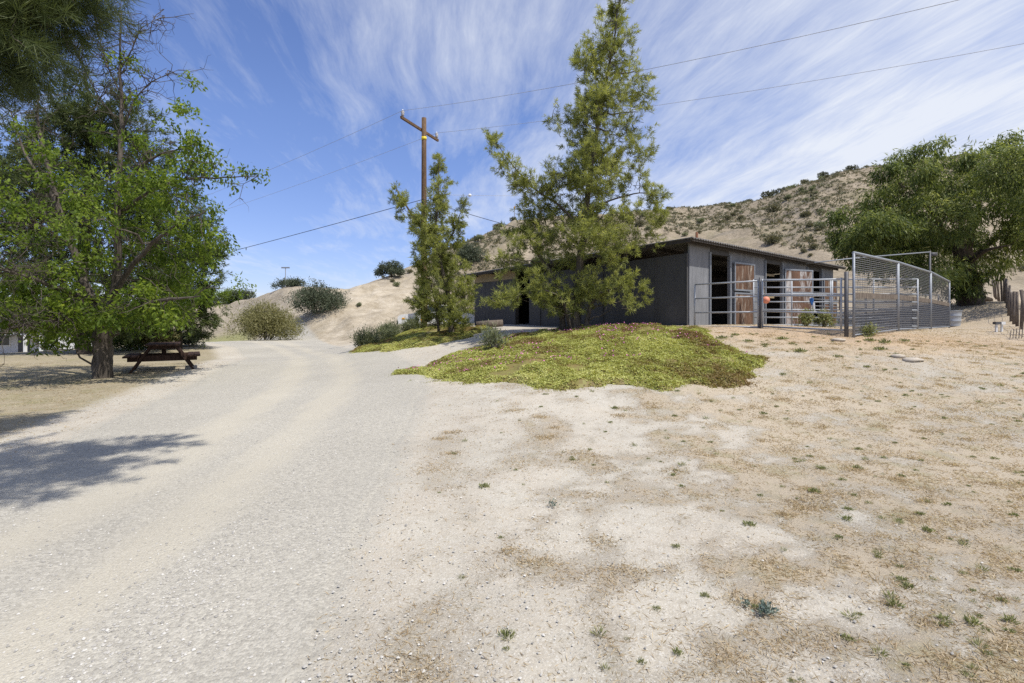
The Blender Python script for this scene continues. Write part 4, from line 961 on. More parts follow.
# ------------------------------------------------------------------ barn
U = nrm(np.array((-.62, .78, 0.))); V = nrm(np.array((.78, .62, 0.))); Z = np.array((0, 0, 1.))
C0 = np.array((5.84, 17.0, 0.)); BZ = 1.34
LU, LV = 12.5, 12.2
def roof_z(u, v): return 4.24 - .021 * u - .010 * v
def bp(u, v, z): return C0 + U * u + V * v + Z * z
def barn():
    root = empty('barn', bp(0, 0, BZ), 'long low blue-grey barn with rusty stall doors under a flat corrugated roof', 'barn')
    th = .06
    def panel(name, u0, u1, v0, v1, z0, top, m, parent=root):
        # wall slab along u (v0==v1) or along v (u0==u1), top given relative to the roof
        mb = MB()
        n = 1
        a0 = bp(u0, v0, z0); a1 = bp(u1, v1, z0); t0 = bp(u0, v0, roof_z(u0, v0) - top); t1 = bp(u1, v1, roof_z(u1, v1) - top)
        nn = (V if abs(v0 - v1) < 1e-6 else U) * th / 2
        mb.add([a0 - nn, a1 - nn, t1 - nn, t0 - nn, a0 + nn, a1 + nn, t1 + nn, t0 + nn], [(0,1,2,3),(5,4,7,6),(4,0,3,7),(1,5,6,2),(3,2,6,7),(4,5,1,0)])
        return mb.build(name, m, parent)
    zb = BZ - .25
    # left wall, built of sheets with a gap under the roof
    k = 0.0
    while k < 8.05:
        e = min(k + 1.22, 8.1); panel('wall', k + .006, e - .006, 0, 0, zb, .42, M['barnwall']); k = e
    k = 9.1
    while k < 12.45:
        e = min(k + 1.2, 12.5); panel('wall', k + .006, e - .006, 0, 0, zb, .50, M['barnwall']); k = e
    panel('gable_board', 9.1, 12.5, .005, .005, 3.52, .06, M['barntan'])
    # battens of the left wall
    mb = MB()
    for k in np.arange(0, 8.2, 1.22): mb.bar(bp(k, -.045, zb), bp(k, -.045, roof_z(k, 0) - .44), .06, .03, U)
    mb.build('batten', M['barnwall'], root)
    for k in (0.0, 2.6, 5.2, 8.1, 9.1, 12.5):
        MB().bar(bp(min(max(k, .13), 12.37), .1, zb), bp(min(max(k, .13), 12.37), .1, roof_z(k, 0) - .12), .1, .1, U).build('post', M['barninside'], root)
    # right wall with stall openings
    segs = [(0.04, 1.29, 'barnlit'), (2.57, 5.32, 'barnlit'), (6.75, 9.25, 'barnlit'), (10.75, 12.2, 'barnlit')]
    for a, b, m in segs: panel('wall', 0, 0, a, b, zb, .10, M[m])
    for a, b in ((1.29, 2.57), (5.32, 6.75), (9.25, 10.75)):
        panel('header_board', .003, .003, a, b, roof_z(0, a) - .32, .10, M['barnwall'])
        for s in (a - .03, b + .03): MB().bar(bp(-.05, s, zb), bp(-.05, s, 3.95), .08, .06, V).build('door_jamb', M['galv'], root)
    panel('wall', 12.5, 12.5, 0, 12.2, zb, .10, M['barnwall']); panel('wall', 0, 12.5, 12.2, 12.2, zb, .10, M['barnwall'])
    # inside: partitions, floor
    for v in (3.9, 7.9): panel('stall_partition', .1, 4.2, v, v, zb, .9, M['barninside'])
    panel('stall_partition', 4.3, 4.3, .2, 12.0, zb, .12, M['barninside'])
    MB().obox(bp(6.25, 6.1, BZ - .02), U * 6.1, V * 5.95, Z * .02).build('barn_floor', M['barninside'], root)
    for v, z in ((5.9, 3.45), (5.9, 2.55), (10.0, 3.5), (10., 2.7)):
        MB().bar(bp(.25, v - .8, z), bp(.25, v + .8, z), .04, .09).build('stall_rail', M['barntan'], root)
    # corrugated roof sheet; ridges run along u
    nv = 330; vs = np.linspace(-.45, LV + .4, nv); us = np.linspace(-.45, LU + .45, 9)
    vv, ff = [], []
    for lay in (0, 1):
        for j, v in enumerate(vs):
            for u in us:
                vv.append(bp(u, v, roof_z(u, v) + .022 * math.sin(v / .076 * 2 * math.pi * .5) + (.0 if lay else -.025)))
    nu = len(us); N = nv * nu
    for lay in (0, 1):
        for j in range(nv - 1):
            for i in range(nu - 1):
                a = lay * N + j * nu + i; q = (a, a + 1, a + nu + 1, a + nu); ff.append(q if lay == 0 else q[::-1])
    for j in range(nv - 1):
        for i in (0, nu - 1): a = j * nu + i; ff.append((a, a + nu, a + nu + N, a + N))
    for i in range(nu - 1):
        for j in (0, nv - 1): a = j * nu + i; ff.append((a, a + 1, a + 1 + N, a + N))
    MB().add(vv, ff).build('roof', M['tin'], root)
    # purlins and fascia under the eaves
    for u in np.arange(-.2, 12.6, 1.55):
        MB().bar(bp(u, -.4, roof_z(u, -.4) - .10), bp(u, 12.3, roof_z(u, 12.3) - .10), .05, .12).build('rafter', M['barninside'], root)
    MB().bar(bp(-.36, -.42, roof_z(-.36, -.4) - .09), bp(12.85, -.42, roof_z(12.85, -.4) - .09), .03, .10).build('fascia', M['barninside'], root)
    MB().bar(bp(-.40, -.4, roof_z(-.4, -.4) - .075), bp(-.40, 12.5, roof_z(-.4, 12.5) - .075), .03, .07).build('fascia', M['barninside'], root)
    # stovepipe
    q = bp(.6, 1.5, 4.15); MB().tube([q, q + (0, 0, .60)], .05, 8).build('stovepipe', M['rust'], root, True)
    # service mast
    q = bp(5.2, 1.2, 4.05); MB().tube([q, q + (0, 0, .75)], .03, 6).build('service_mast', M['galv'], root, True)
    # doors
    def door(s0, ang, w, hs, m, label, zs=(1.38, 3.72)):
        hinge = bp(-.11, s0, 0); dv = nrm(V * math.cos(ang) - U * math.sin(ang)); dn = np.cross(Z, dv); dn = dn if np.dot(dn, -U) > 0 else -dn
        r = bpy.data.objects.new('stall_door', None); COL.objects.link(r); r.parent = root; r.location = Vector(hinge + Z * zs[0]) - root.location
        r['label'] = label
        mid = zs[0] + (zs[1] - zs[0]) * hs
        for a, b in ((zs[0], mid - .03), (mid + .03, zs[1])):
            c = hinge + dv * w / 2 + Z * (a + b) / 2
            MB().obox(c, dv * (w / 2 - .05), dn * .018, Z * ((b - a) / 2 - .04)).build('door_leaf', m, r)
            f = MB()
            for e in (a + .03, b - .03): f.obox(hinge + dv * w / 2 + Z * e, dv * w / 2, dn * .03, Z * .03)
            for e in (.03, w - .03): f.obox(hinge + dv * e + Z * (a + b) / 2, dv * .03, dn * .03, Z * ((b - a) / 2 - .061))
            f.build('door_frame', M['galv'], r)
        return r
    door(2.80, R(3), 1.36, .54, M['rustwood'], 'rusty brown two-part stall door nearest the barn corner')
    door(6.86, R(17), 1.62, .56, M['rustwood2'], 'brown stall door with a worn pale streak down the middle')
    door(10.85, R(4), 1.3, .5, M['rustwood'], 'farthest rusty stall door behind the rear pipe fence', (1.36, 3.5))
    return root
barn()

# ------------------------------------------------------------------ pipe gates and corral
def pipe_panel(a, b, za, zb, H, rails, label, r=.024, name='pipe_gate', cat='gate', group=None, uprights=(0, 1), m='galvlight', foot=.06):
    a = np.array((a[0], a[1], 0.)); b = np.array((b[0], b[1], 0.))
    root = empty(name, (a + b) / 2 + Z * (za + zb) / 2, label, cat, group)
    at = lambda t, h: a + (b - a) * t + Z * (za + (zb - za) * t + h)
    for h in rails: MB().tube([at(0, h), at(1, h)], r, 8).build('rail', M[m], root, True)
    for t in uprights: MB().tube([at(t, foot - .05), at(t, H)], r * 1.1, 8).build('upright', M[m], root, True)
    return root
G0, G1, G2 = (5.98, 16.75), (7.32, 15.22), (8.84, 13.5)
z0, z1, z2 = gz(*G0), gz(*G1), gz(*G2)
print('gate z', z0, z1, z2)
pipe_panel(G0, G1, 1.34, 1.34, 1.42, (.05, .50, .96, 1.42), 'four-rail galvanised pipe gate starting at the barn corner')
pipe_panel((7.40, 15.13), (8.78, 13.55), 1.36, 1.28, 1.44, (.05, .50, .96, 1.40), 'four-rail pipe gate between the dark post and the wire corral corner', uprights=(0, .97))
def post(name, x, y, h, r, m, label, cat='post', group=None, bury=.3):
    z = gz(x, y); o = MB().tube([(x, y, z - bury), (x, y, z + h)], r, 10).build(name, M[m], None, True)
    return tag(o, label, cat, group)
post('gate_post', 7.355, 15.18, 1.50, .035, 'darkpost', 'dark steel post joining the two front pipe gates')
post('gate_post', 8.83, 13.52, 1.72, .05, 'darkpost', 'dark steel gate post just left of the tall corral corner')
# rear pipe fence
ra, rb = np.array((8.75, 18.55)), np.array((14.1, 17.8)); rm = ra * .52 + rb * .48
pipe_panel(ra, rm, 1.32, 1.3, 1.75, (.1, .38, .66, .94, 1.22, 1.46, 1.74), 'rear pipe fence section in front of the worn stall door', name='pipe_fence', cat='fence', group='rear pipe fence sections', uprights=(0, .5, 1))
pipe_panel(rm, rb, 1.3, 1.28, 1.75, (.1, .38, .66, .94, 1.22, 1.46, 1.74), 'rear pipe fence section nearest the corral mesh', name='pipe_fence', cat='fence', group='rear pipe fence sections', uprights=(.02, .5, 1))

K0 = np.array((8.93, 13.4)); KD = np.array((.749, .663)); KD = KD / np.linalg.norm(KD)
def corral_panel(s0, s1, h0, h1, label):
    a = K0 + KD * s0; b = K0 + KD * s1; za, zb = gz(*a), gz(*b)
    root = empty('corral_panel', ((a + b)[0] / 2, (a + b)[1] / 2, (za + zb) / 2), label, 'fence', 'tall mesh corral panels')
    at = lambda t, f: np.array((*(a + (b - a) * t), za + (zb - za) * t + .04 + (h0 + (h1 - h0) * t) * f))
    for t in (.004, .996): MB().tube([at(t, -.03), at(t, 1)], .032, 8).build('upright', M['galv'], root, True)
    MB().tube([at(0, 1), at(1, 1)], .042, 8).build('top_rail', M['galv'], root, True)
    MB().bar(at(0, .49), at(1, .49), .03, .15).build('middle_rail', M['oldwood'], root)
    MB().tube([at(0, .01), at(1, .01)], .022, 8).build('bottom_rail', M['galv'], root, True)
    mb = MB()
    for f in np.arange(.55, .99, .026): mb.tube([at(0, f), at(1, f)], .0105, 5, 0, False)
    mb.build('wire_bars', M['wiremesh'], root)
    mb = MB(); L = np.linalg.norm(b - a)
    for f in np.arange(.04, .47, .035): mb.tube([at(0, f), at(1, f)], .009, 4, 0, False)
    for t in np.arange(.02, 1, .075 / L): mb.tube([at(t, .02), at(t, .46)], .007, 4, 0, False)
    for t in np.arange(.03, 1, .22 / L): mb.tube([at(t, .5), at(t, .98)], .004, 4, 0, False)
    mb.build('wire_mesh', M['wiremesh'], root)
corral_panel(0.03, 4.66, 2.18, 2.18, 'tall mesh corral panel at the near corner beside the gate post')
corral_panel(4.74, 9.76, 2.18, 2.18, 'tall mesh corral panel in the middle of the wire run')
corral_panel(9.84, 13.8, 2.18, 2.0, 'farthest and shortest mesh corral panel, beside the metal barrel')
# inner rails of the corral, seen through the mesh
for k, (a, b, lb) in enumerate([((12.4, 22.6), (16.0, 23.2), 'inner pipe corral fence seen through the near mesh panel'), ((16.1, 23.25), (19.9, 23.9), 'inner pipe corral fence seen through the far mesh panels')]):
    pipe_panel(a, b, gz(*a), gz(*b), 1.5, (.12, .38, .64, .9, 1.2, 1.5), lb, name='pipe_fence', cat='fence', uprights=(0, .5, 1), m='wiremesh')
# overhead pipe from the roof to the corral and its standpipe
a = P(802, 264, 22.2); b = P(856, 258, 22.6); c = P(930, 252, 23.2)
o = MB().tube([a, b, c], .026, 8).build('overhead_pipe', M['galv'], None, True); tag(o, 'long overhead pipe running from the barn eave above the corral', 'pipe')
g = gz(c[0], c[1]); o = MB().tube([(c[0], c[1], g - .2), c + (0, 0, .05)], .04, 8)
o.bar(c + (.02, 0, -.1), c + (.32, 0, -.1), .05, .16); o = o.build('standpipe', M['darkpost'], None, True); tag(o, 'dark standpipe with a small box at its head holding the overhead pipe', 'post')
# jolly ball hanging in a stall opening
q = P(766, 300, 17.9)
def ball():
    r = empty('hanging_ball', q, 'pinkish orange rubber ball hanging in the second stall opening', 'ball')
    mb = MB(); n, m_ = 14, 9
    for i in range(m_ + 1):
        for j in range(n):
            t = math.pi * i / m_; p = 2 * math.pi * j / n; rr = .125
            mb.v.append(tuple(q + rr * np.array((math.sin(t) * math.cos(p), math.sin(t) * math.sin(p), math.cos(t)))))
    for i in range(m_):
        for j in range(n): mb.f.append((i * n + j, i * n + (j + 1) % n, (i + 1) * n + (j + 1) % n, (i + 1) * n + j)); mb.m.append(0)
    mb.build('ball_body', M['orange'], r, True)
    MB().tube([q + (0, 0, .12), q + (-.02, .3, .75)], .008, 5).build('rope', M['barntan'], r)
ball()
# blue cloth hung on the rear fence, plants behind it
q = P(812, 302, 18.0)
mb = MB(); pts = [q + (-.06, 0, .12), q + (.0, -.03, .15), q + (.06, 0, .1), q + (.04, -.03, 0), q + (.0, -.02, -.12), q + (-.05, 0, .02)]
mb.add(pts + [p + np.array((0, .06, 0)) for p in pts], [(0,1,2,3,4,5), (11,10,9,8,7,6)] + [(i, i + 6, (i + 1) % 6 + 6, (i + 1) % 6) for i in range(6)])
o = mb.build('hanging_cloth', M['bluecloth']); tag(o, 'bright blue cloth hung on the rear pipe fence', 'cloth')
q = P(813, 306, 17.9); o = MB().bar(q + (0, -.05, .12), q + (.02, -.05, -.22), .06, .02, (0, 1, 0)).build('hanging_rag', M['offwhite']); tag(o, 'white rag hanging against the blue cloth', 'rag')
q = P(840, 300, 17.8); o = MB().tube([q + (0, 0, .12), q + (.01, 0, -.1), q + (0, 0, -.35)], [.02, .05, .03], 7).build('hanging_halter', M['rustwood']); tag(o, 'brown strap hanging on the rear fence near the corral corner', 'halter')
for px, lb in ((806, 'yellow-green leafy plant behind the gate under the blue cloth'), (824, 'yellow-green leafy plant behind the gate in front of the farthest door')):
    shrub('leafy_plant', on(px, 17.3), .55, .75, .4, 'weed', lb, 700, .09, .04, 6, .15, cat='plant', nlobes=8)
shrub('leafy_plant', on(866, 13.9), .6, .4, .4, 'weed', 'low green weeds at the foot of the mesh corner panel', 500, .08, .03, 4, .15, cat='plant', nlobes=6)

# ------------------------------------------------------------------ right side things
def barrel():
    d = 23.6; b = on(952, d); r = empty('metal_barrel', b, 'ribbed grey metal barrel standing at the end of the mesh corral', 'barrel')
    prof = [(.30,0),(.305,.02),(.30,.04),(.32,.22),(.335,.24),(.325,.26),(.335,.46),(.35,.48),(.34,.5),(.355,.68),(.37,.7),(.365,.72)]
    MB().tube([b + (0, 0, z) for _, z in prof], [r_ for r_, _ in prof], 20).build('drum', M['galvlight'], r, True)
    MB().tube([b + (0, 0, .7), b + (0, 0, .725)], [.375, .375], 20).build('rim', M['galv'], r, True)
barrel()
def stand():
    d = 17.2; b = on(999, d); r = empty('trestle_stand', b, 'low two-legged white stand with a dark top beside the post fence', 'stand')
    for s in (-.09, .09): MB().bar(b + (s, 0, -.05), b + (s, 0, .25), .05, .05, (0, 1, 0)).build('leg', M['white'], r)
    MB().bar(b + (-.16, 0, .29), b + (.03, 0, .29), .12, .09).build('top', M['darkpost'], r)
    MB().bar(b + (.032, 0, .29), b + (.17, 0, .29), .12, .09).build('end_block', M['white'], r)
stand()
def post_fence():
    pts = [(15.4, 15.0), (17.4, 17.5), (19.8, 20.2), (22.3, 23.0), (24.7, 25.6), (27.0, 28.2), (30.0, 31.6), (33.2, 35.2), (36.4, 38.6), (39.6, 42.0)]
    dens = []
    for a, b in zip(pts[:-1], pts[1:]): dens += [a, ((a[0] + b[0]) / 2, (a[1] + b[1]) / 2)]
    pts = dens + [pts[-1]]
    zs = [gz(*p) for p in pts]
    nth = 'nearest second third fourth fifth sixth seventh eighth ninth tenth eleventh twelfth thirteenth fourteenth fifteenth sixteenth seventeenth eighteenth farthest'.split()
    for i, ((x, y), z) in enumerate(zip(pts, zs)):
        lean = RS.randn(2) * .06; hh = 1.2 + .25 * RS.rand()
        o = MB().tube([(x, y, z - .3), (x + lean[0] * .5, y + lean[1] * .5, z + .7), (x + lean[0], y + lean[1], z + hh)], [.05, .046, .04], 8, 0, True, .1).build('fence_post', M['oldwood'], None, True)
        tag(o, 'weathered wooden post, %s along the wire fence climbing the right slope' % nth[i], 'fence post', 'wooden posts of the wire fence')
    for h, nm in ((.45, 'lowest'), (.85, 'middle'), (1.2, 'top')):
        o = MB().tube([(x, y - .07, z + h) for (x, y), z in zip(pts, zs)], .006, 4, 0, False).build('fence_wire', M['wire'])
        tag(o, nm + ' wire strand stapled along the wooden fence posts at the right', 'wire')
post_fence()
b = on(1012, 15.6)
mb = MB()
for k in range(5): mb.tube([b + (-.16 + .09 * k, -.1, .0), b + (.02 + .09 * k, .05, .24 + .03 * k)], .012, 5)
o = mb.build('leaning_sticks', M['oldwood']); tag(o, 'row of thin sticks leaning at the foot of the post fence', 'sticks')
b = on(986, 31)
o = MB().tube([b + (-.3, 0, .08), b + (0, .05, .16), b + (.35, 0, .1)], [.1, .2, .12], 8, 0, True, .15).build('dark_stump', M['barkdark'], None, True); tag(o, 'dark broken stump lying on the slope beside the pepper tree', 'stump')

def rock(px, d, sx, sy, sz, label, name='rock', m='rock'):
    c = on(px, d); mb = MB(); n, k = 10, 6
    for i in range(k + 1):
        t = math.pi * i / k
        for j in range(n):
            p = 2 * math.pi * j / n; w = .8 + .4 * RS.rand()
            mb.v.append(tuple(c + np.array((sx * math.sin(t) * math.cos(p) * w, sy * math.sin(t) * math.sin(p) * w, sz * (math.cos(t) * w + .25)))))
    for i in range(k):
        for j in range(n): mb.f.append((i * n + j, (i + 1) * n + j, (i + 1) * n + (j + 1) % n, i * n + (j + 1) % n)); mb.m.append(0)
    tag(mb.build(name, M[m], None, True), label, 'rock')
rock(838, 13.0, .2, .14, .05, 'flat pale rock on the bank left of the corral corner post')
rock(898, 11.3, .16, .12, .06, 'small pale rock on the bank below the middle mesh panel')
rock(912, 11.0, .22, .14, .06, 'larger pale rock on the bank below the middle mesh panel')
c = on(489, 22.2)
r_ = MB().tube([c + (-.55, -.05, .16), c + (0, 0, .2), c + (.6, .06, .24)], [.15, .16, .15], 12, 0, True, .05).build('log', M['oldwood'], None, True); tag(r_, 'short pale log lying beside the dirt path to the barn', 'log')

# ------------------------------------------------------------------ picnic table
def picnic_table():
    d = 15.7; b = on(164, d); r = empty('picnic_table', b, 'dark brown wooden picnic table with attached benches under the trees', 'table')
    th = R(32); lx = np.array((math.sin(th) * -1, math.cos(th), 0)); wx = np.array((math.cos(th), math.sin(th), 0))
    th2 = R(18); 
    q = lambda l, w, z: b + lx * l + wx * w + Z * z
    for k in range(5): MB().obox(q(0, -.34 + .17 * k, .78), lx * .95, wx * .078, Z * .022).build('table_board', M['tablewood'], r)
    for s in (-1, 1):
        for k in (0, 1): MB().obox(q(0, s * (.70 + .165 * k), .45), lx * .95, wx * .076, Z * .022).build('bench_board', M['tablewood'], r)
    for l in (-.62, .62):
        for s in (-1, 1): MB().bar(q(l, s * .30, .74), q(l, s * .80, -.04), .06, .20, lx).build('leg', M['tablewood'], r)
        MB().bar(q(l + .052, -.86, .38), q(l + .056, .86, .38), .05, .17, Z).build('bench_beam', M['tablewood'], r)
        MB().bar(q(l + .052, -.36, .70), q(l + .052, .36, .70), .05, .11, Z).build('top_beam', M['tablewood'], r)
    for s in (-1, 1): MB().bar(q(s * .55, 0, .40), q(s * .08, 0, .74), .05, .09, wx).build('brace', M['tablewood'], r)
picnic_table()

# ------------------------------------------------------------------ utility pole and lines
def utility_pole():
    d = 26.0; x = (424 - 512) / F * d; z = gz(x, d); top = EYE + (HZ - 118) / F * d
    r = empty('utility_pole', (x, d, z), 'tall brown wooden utility pole with one crossarm and a yellow band', 'utility pole')
    p = lambda zz: np.array((x, d, zz))
    MB().tube([p(z - .5), p(z + 3), p(top - 2), p(top)], [.17, .16, .125, .12], 14).build('pole_shaft', M['polewood'], r, True)
    MB().tube([p(top - 1.13), p(top - .97)], [.135, .135], 14).build('marker_band', M['yellowband'], r, True)
    zc = top - .55
    ea = np.array((x - 1.14, d - 1.6 - .12, zc)); eb = np.array((x + .74, d + 1.5 - .12, zc))
    ea = P(401, 117, 24.4); zc = ea[2]; eb = P(438, 137.5, 27.6); eb[2] = zc
    arm = MB().bar(ea + (-.0, 0, 0), eb, .10, .12); arm.build('crossarm', M['polewood'], r)
    tips = []
    for e, nm in ((ea, 0), (eb, 1)):
        e2 = e + nrm(eb - ea) * (.14 if nm == 0 else -.14)
        i = MB().tube([e2 + (0, 0, .06), e2 + (0, 0, .16), e2 + (0, 0, .2), e2 + (0, 0, .3), e2 + (0, 0, .34)], [.03, .09, .06, .10, .03], 10).build('insulator', M['ceramic'], r, True)
        MB().tube([e2 + (0, 0, .342), e2 + (0, 0, .42)], [.05, .02], 8).build('insulator_cap', M['glassins'], i, True)
        tips.append(e2 + np.array((0, 0, .36)))
    for zz in (.6, 1.0, 1.4): MB().obox((x - .13, d - .13, z + zz), (.03, 0, 0), (0, .01, 0), (0, 0, .06)).build('reflector', M['amber'], r)
    return x, d, z, top, tips
UX, UD, UZ, UT, TIPS = utility_pole()
def cable(pts, sag, r, label, m='wire', n=22, name='power_line'):
    mb = MB(); allp = []
    for a, b in zip(pts[:-1], pts[1:]):
        a, b = np.asarray(a, float), np.asarray(b, float)
        for t in np.linspace(0, 1, n)[(0 if not allp else 1):]: allp.append(a + (b - a) * t - Z * sag * 4 * t * (1 - t))
    mb.tube(allp, r, 5, 0, False)
    return tag(mb.build(name, M[m]), label, 'cable')
LE = [P(120, 226, 46), P(120, 241, 49)]
cable([LE[0], TIPS[0], P(1130, -42, 11.5)], .35, .008, 'upper power line crossing from the near crossarm tip to the top right')
cable([LE[1], TIPS[1], P(1200, 10, 15)], .35, .008, 'lower power line crossing from the far crossarm tip to the right edge')
lo = np.array((UX, UD - .16, EYE + (HZ - 200) / F * UD))
cable([P(40, 296, 44), lo], .25, .016, 'low dark cable sloping from the pole down to the left trees', 'wiredark')
cable([lo, bp(5.2, 1.2, 4.78)], .15, .014, 'short dark cable dropping from the pole to the barn roof', 'wiredark')
far = cable([lo + (0, 0, .25), P(640, 190, 60)], .3, .01, 'faint level wire with a white marker ball, behind the two pines')
q = P(467, 197.5, 29); q = lo + (0, 0, .25) + (P(640, 190, 60) - lo - (0, 0, .25)) * .105; q[2] -= .11
mb = MB().tube([q + (-.10, 0, 0), q + (-.07, 0, 0), q, q + (.07, 0, 0), q + (.10, 0, 0)], [.02, .07, .1, .07, .02], 8); mb.build('marker_ball', M['white'], far, True)
def thin_pole(px, d, h, label, tipm, name='marker_post', cap=False):
    b = on(px, d); r = empty(name, b, label, 'pole')
    MB().tube([b - (0, 0, .3), b + (0, 0, h)], .05 * d / 60, 6).build('shaft', M['galvlight'], r)
    if cap: MB().bar(b + (-.5, 0, h - .05), b + (.5, 0, h - .05), .12, .16).build('lamp_head', M['galv'], r)
    else: MB().tube([b + (0, 0, h + .001), b + (0, 0, h + .5)], .11, 6).build('tip', M[tipm], r)
thin_pole(285.5, 63, 2.4, 'thin distant pole with a flat crosspiece on the left crest', 'galv', 'lamp_pole', True)
thin_pole(514.5, 94, 2.3, 'thin pale marker post with an orange tip on the hill crest', 'amber')

# ------------------------------------------------------------------ car half hidden behind the slim pine
def car():
    d = 27.5; b = on(437, d); b[2] += .02
    r = empty('parked_car', b, 'white car parked behind the slim pine, mostly hidden by its boughs', 'car')
    fx = np.array((1, .12, 0.)); fx = nrm(fx); sy = np.array((-fx[1], fx[0], 0))
    prof = [(-1.95,.35),(-2.0,.62),(-1.9,.82),(-1.1,.93),(-.55,1.36),(.75,1.38),(1.45,.98),(1.95,.9),(2.0,.4)]
    mb = MB(); w = .82; n = len(prof)
    for s in (-w, w):
        for (x, z) in prof: mb.v.append(tuple(b + fx * x + sy * s * (1 if z < 1.1 else .86) + Z * z))
    mb.f += [tuple(range(n)), tuple(range(2 * n - 1, n - 1, -1))] + [(i, i + n, (i + 1) % n + n, (i + 1) % n) for i in range(n)]; mb.m = [0] * len(mb.f)
    mb.build('body', M['white'], r)
    q = lambda x, s, z: b + fx * x + sy * s + Z * z
    MB().add([q(-1.0, -.815, .98), q(-.55, -.735, 1.3), q(.7, -.735, 1.32), q(1.25, -.81, 1.0)], [(0, 3, 2, 1)]).build('side_window', M['glass'], r)
    MB().add([q(-1.09, -.62, .97), q(-1.09, .62, .97), q(-.6, .58, 1.34), q(-.6, -.58, 1.34)], [(0, 1, 2, 3)]).build('windscreen', M['glass'], r)
    for x in (-1.25, 1.25):
        for s in (-.8, .8):
            wl = MB().tube([q(x, s - .1, .32), q(x, s + .1, .32)], .31, 18).build('wheel', M['black'], r)
            MB().tube([q(x, s - .108, .32), q(x, s + .108, .32)], .18, 12).build('rim', M['galvlight'], wl)
    for s in (-.6, .6): MB().obox(q(-1.97, s, .68), fx * .02, sy * .14, Z * .07).build('headlight', M['glassins'], r)
    for s in (-.83, .83): MB().obox(q(-1.7, s, .64), fx * .07, sy * .012, Z * .04).build('indicator', M['amber'], r)
    MB().obox(q(-2.02, 0, .45), fx * .03, sy * .78, Z * .09).build('bumper', M['darkpost'], r)
car()

# ------------------------------------------------------------------ white house beyond the lawn at left
def house():
    d = 44.0; b = on(-10, d); zf = b[2] + .05
    r = empty('house', b, 'low white house with a porch on slim posts beyond the lawn at the far left', 'house')
    q = lambda x, y, z: np.array((b[0] + x, b[1] + y, zf + z))
    MB().obox(q(0, 3.2, 1.3), (4.9, 0, 0), (0, 2.2, 0), (0, 0, 1.3)).build('wall', M['offwhite'], r)
    MB().obox(q(0, .4, .02), (5.0, 0, 0), (0, .9, 0), (0, 0, .06)).build('porch_floor', M['rock'], r)
    MB().add([q(-5.3, -.7, 2.32), q(5.3, -.7, 2.32), q(5.3, 3.2, 3.5), q(-5.3, 3.2, 3.5), q(5.3, 5.8, 2.6), q(-5.3, 5.8, 2.6),
              q(-5.3, -.7, 2.2), q(5.3, -.7, 2.2), q(5.3, 3.2, 3.38), q(-5.3, 3.2, 3.38), q(5.3, 5.8, 2.48), q(-5.3, 5.8, 2.48)],
             [(0,1,2,3),(3,2,4,5),(6,9,8,7),(9,11,10,8),(0,6,7,1),(5,4,10,11),(1,7,8,2),(2,8,10,4),(0,3,9,6),(3,5,11,9)]).build('roof', M['tin'], r)
    MB().obox(q(0, -.55, 2.08), (5.0, 0, 0), (0, .06, 0), (0, 0, .13)).build('porch_beam', M['white'], r)
    for x in (-4.6, -1.4, 1.15, 3.55, 4.9): MB().obox(q(x, -.55, 1.01), (.09, 0, 0), (0, .09, 0), (0, 0, .93)).build('porch_post', M['white'], r)
    f = MB().obox(q(2.0, .97, 1.0), (.5, 0, 0), (0, .03, 0), (0, 0, 1.0)).build('door', M['darkpost'], r)
    for x in (.2, 3.6):
        f = MB().obox(q(x, .975, 1.45), (.62, 0, 0), (0, .025, 0), (0, 0, .52)).build('window', M['white'], r)
        MB().obox(q(x, .945, 1.45), (.52, 0, 0), (0, .01, 0), (0, 0, .43)).build('pane', M['glass'], f)
    MB().obox(q(-1.15, .96, 1.05), (.45, 0, 0), (0, .02, 0), (0, 0, 1.03)).build('door', M['rustwood'], r)
    bb = q(-.9, -2.2, 0); bb[2] = gz(bb[0], bb[1])
    r2 = empty('garden_bench', bb, 'black bench standing in front of the white house porch', 'bench')
    k = lambda x, y, z: bb + np.array((x, y, z))
    MB().obox(k(0, 0, .45), (.8, 0, 0), (0, .22, 0), (0, 0, .03)).build('seat', M['black'], r2)
    MB().obox(k(0, .22, .75), (.8, 0, 0), (0, .025, 0), (0, 0, .22)).build('backrest', M['black'], r2)
    for x in (-.7, .7): MB().obox(k(x, 0, .2), (.04, 0, 0), (0, .2, 0), (0, 0, .22)).build('leg', M['black'], r2)
house()

# ------------------------------------------------------------------ light, sky, camera
SUN_EL, SUN_AZ = R(62), R(128)          # azimuth clockwise from straight ahead: behind and to the right
sv = np.array((math.sin(SUN_AZ) * math.cos(SUN_EL), math.cos(SUN_AZ) * math.cos(SUN_EL), math.sin(SUN_EL)))
sl = bpy.data.lights.new('sun', 'SUN'); sl.energy = 5.0; sl.angle = R(.53); sl.color = (1., .955, .89)
so = bpy.data.objects.new('sun', sl); COL.objects.link(so)
so.rotation_euler = Vector((-sv[0], -sv[1], -sv[2])).to_track_quat('-Z', 'Y').to_euler()

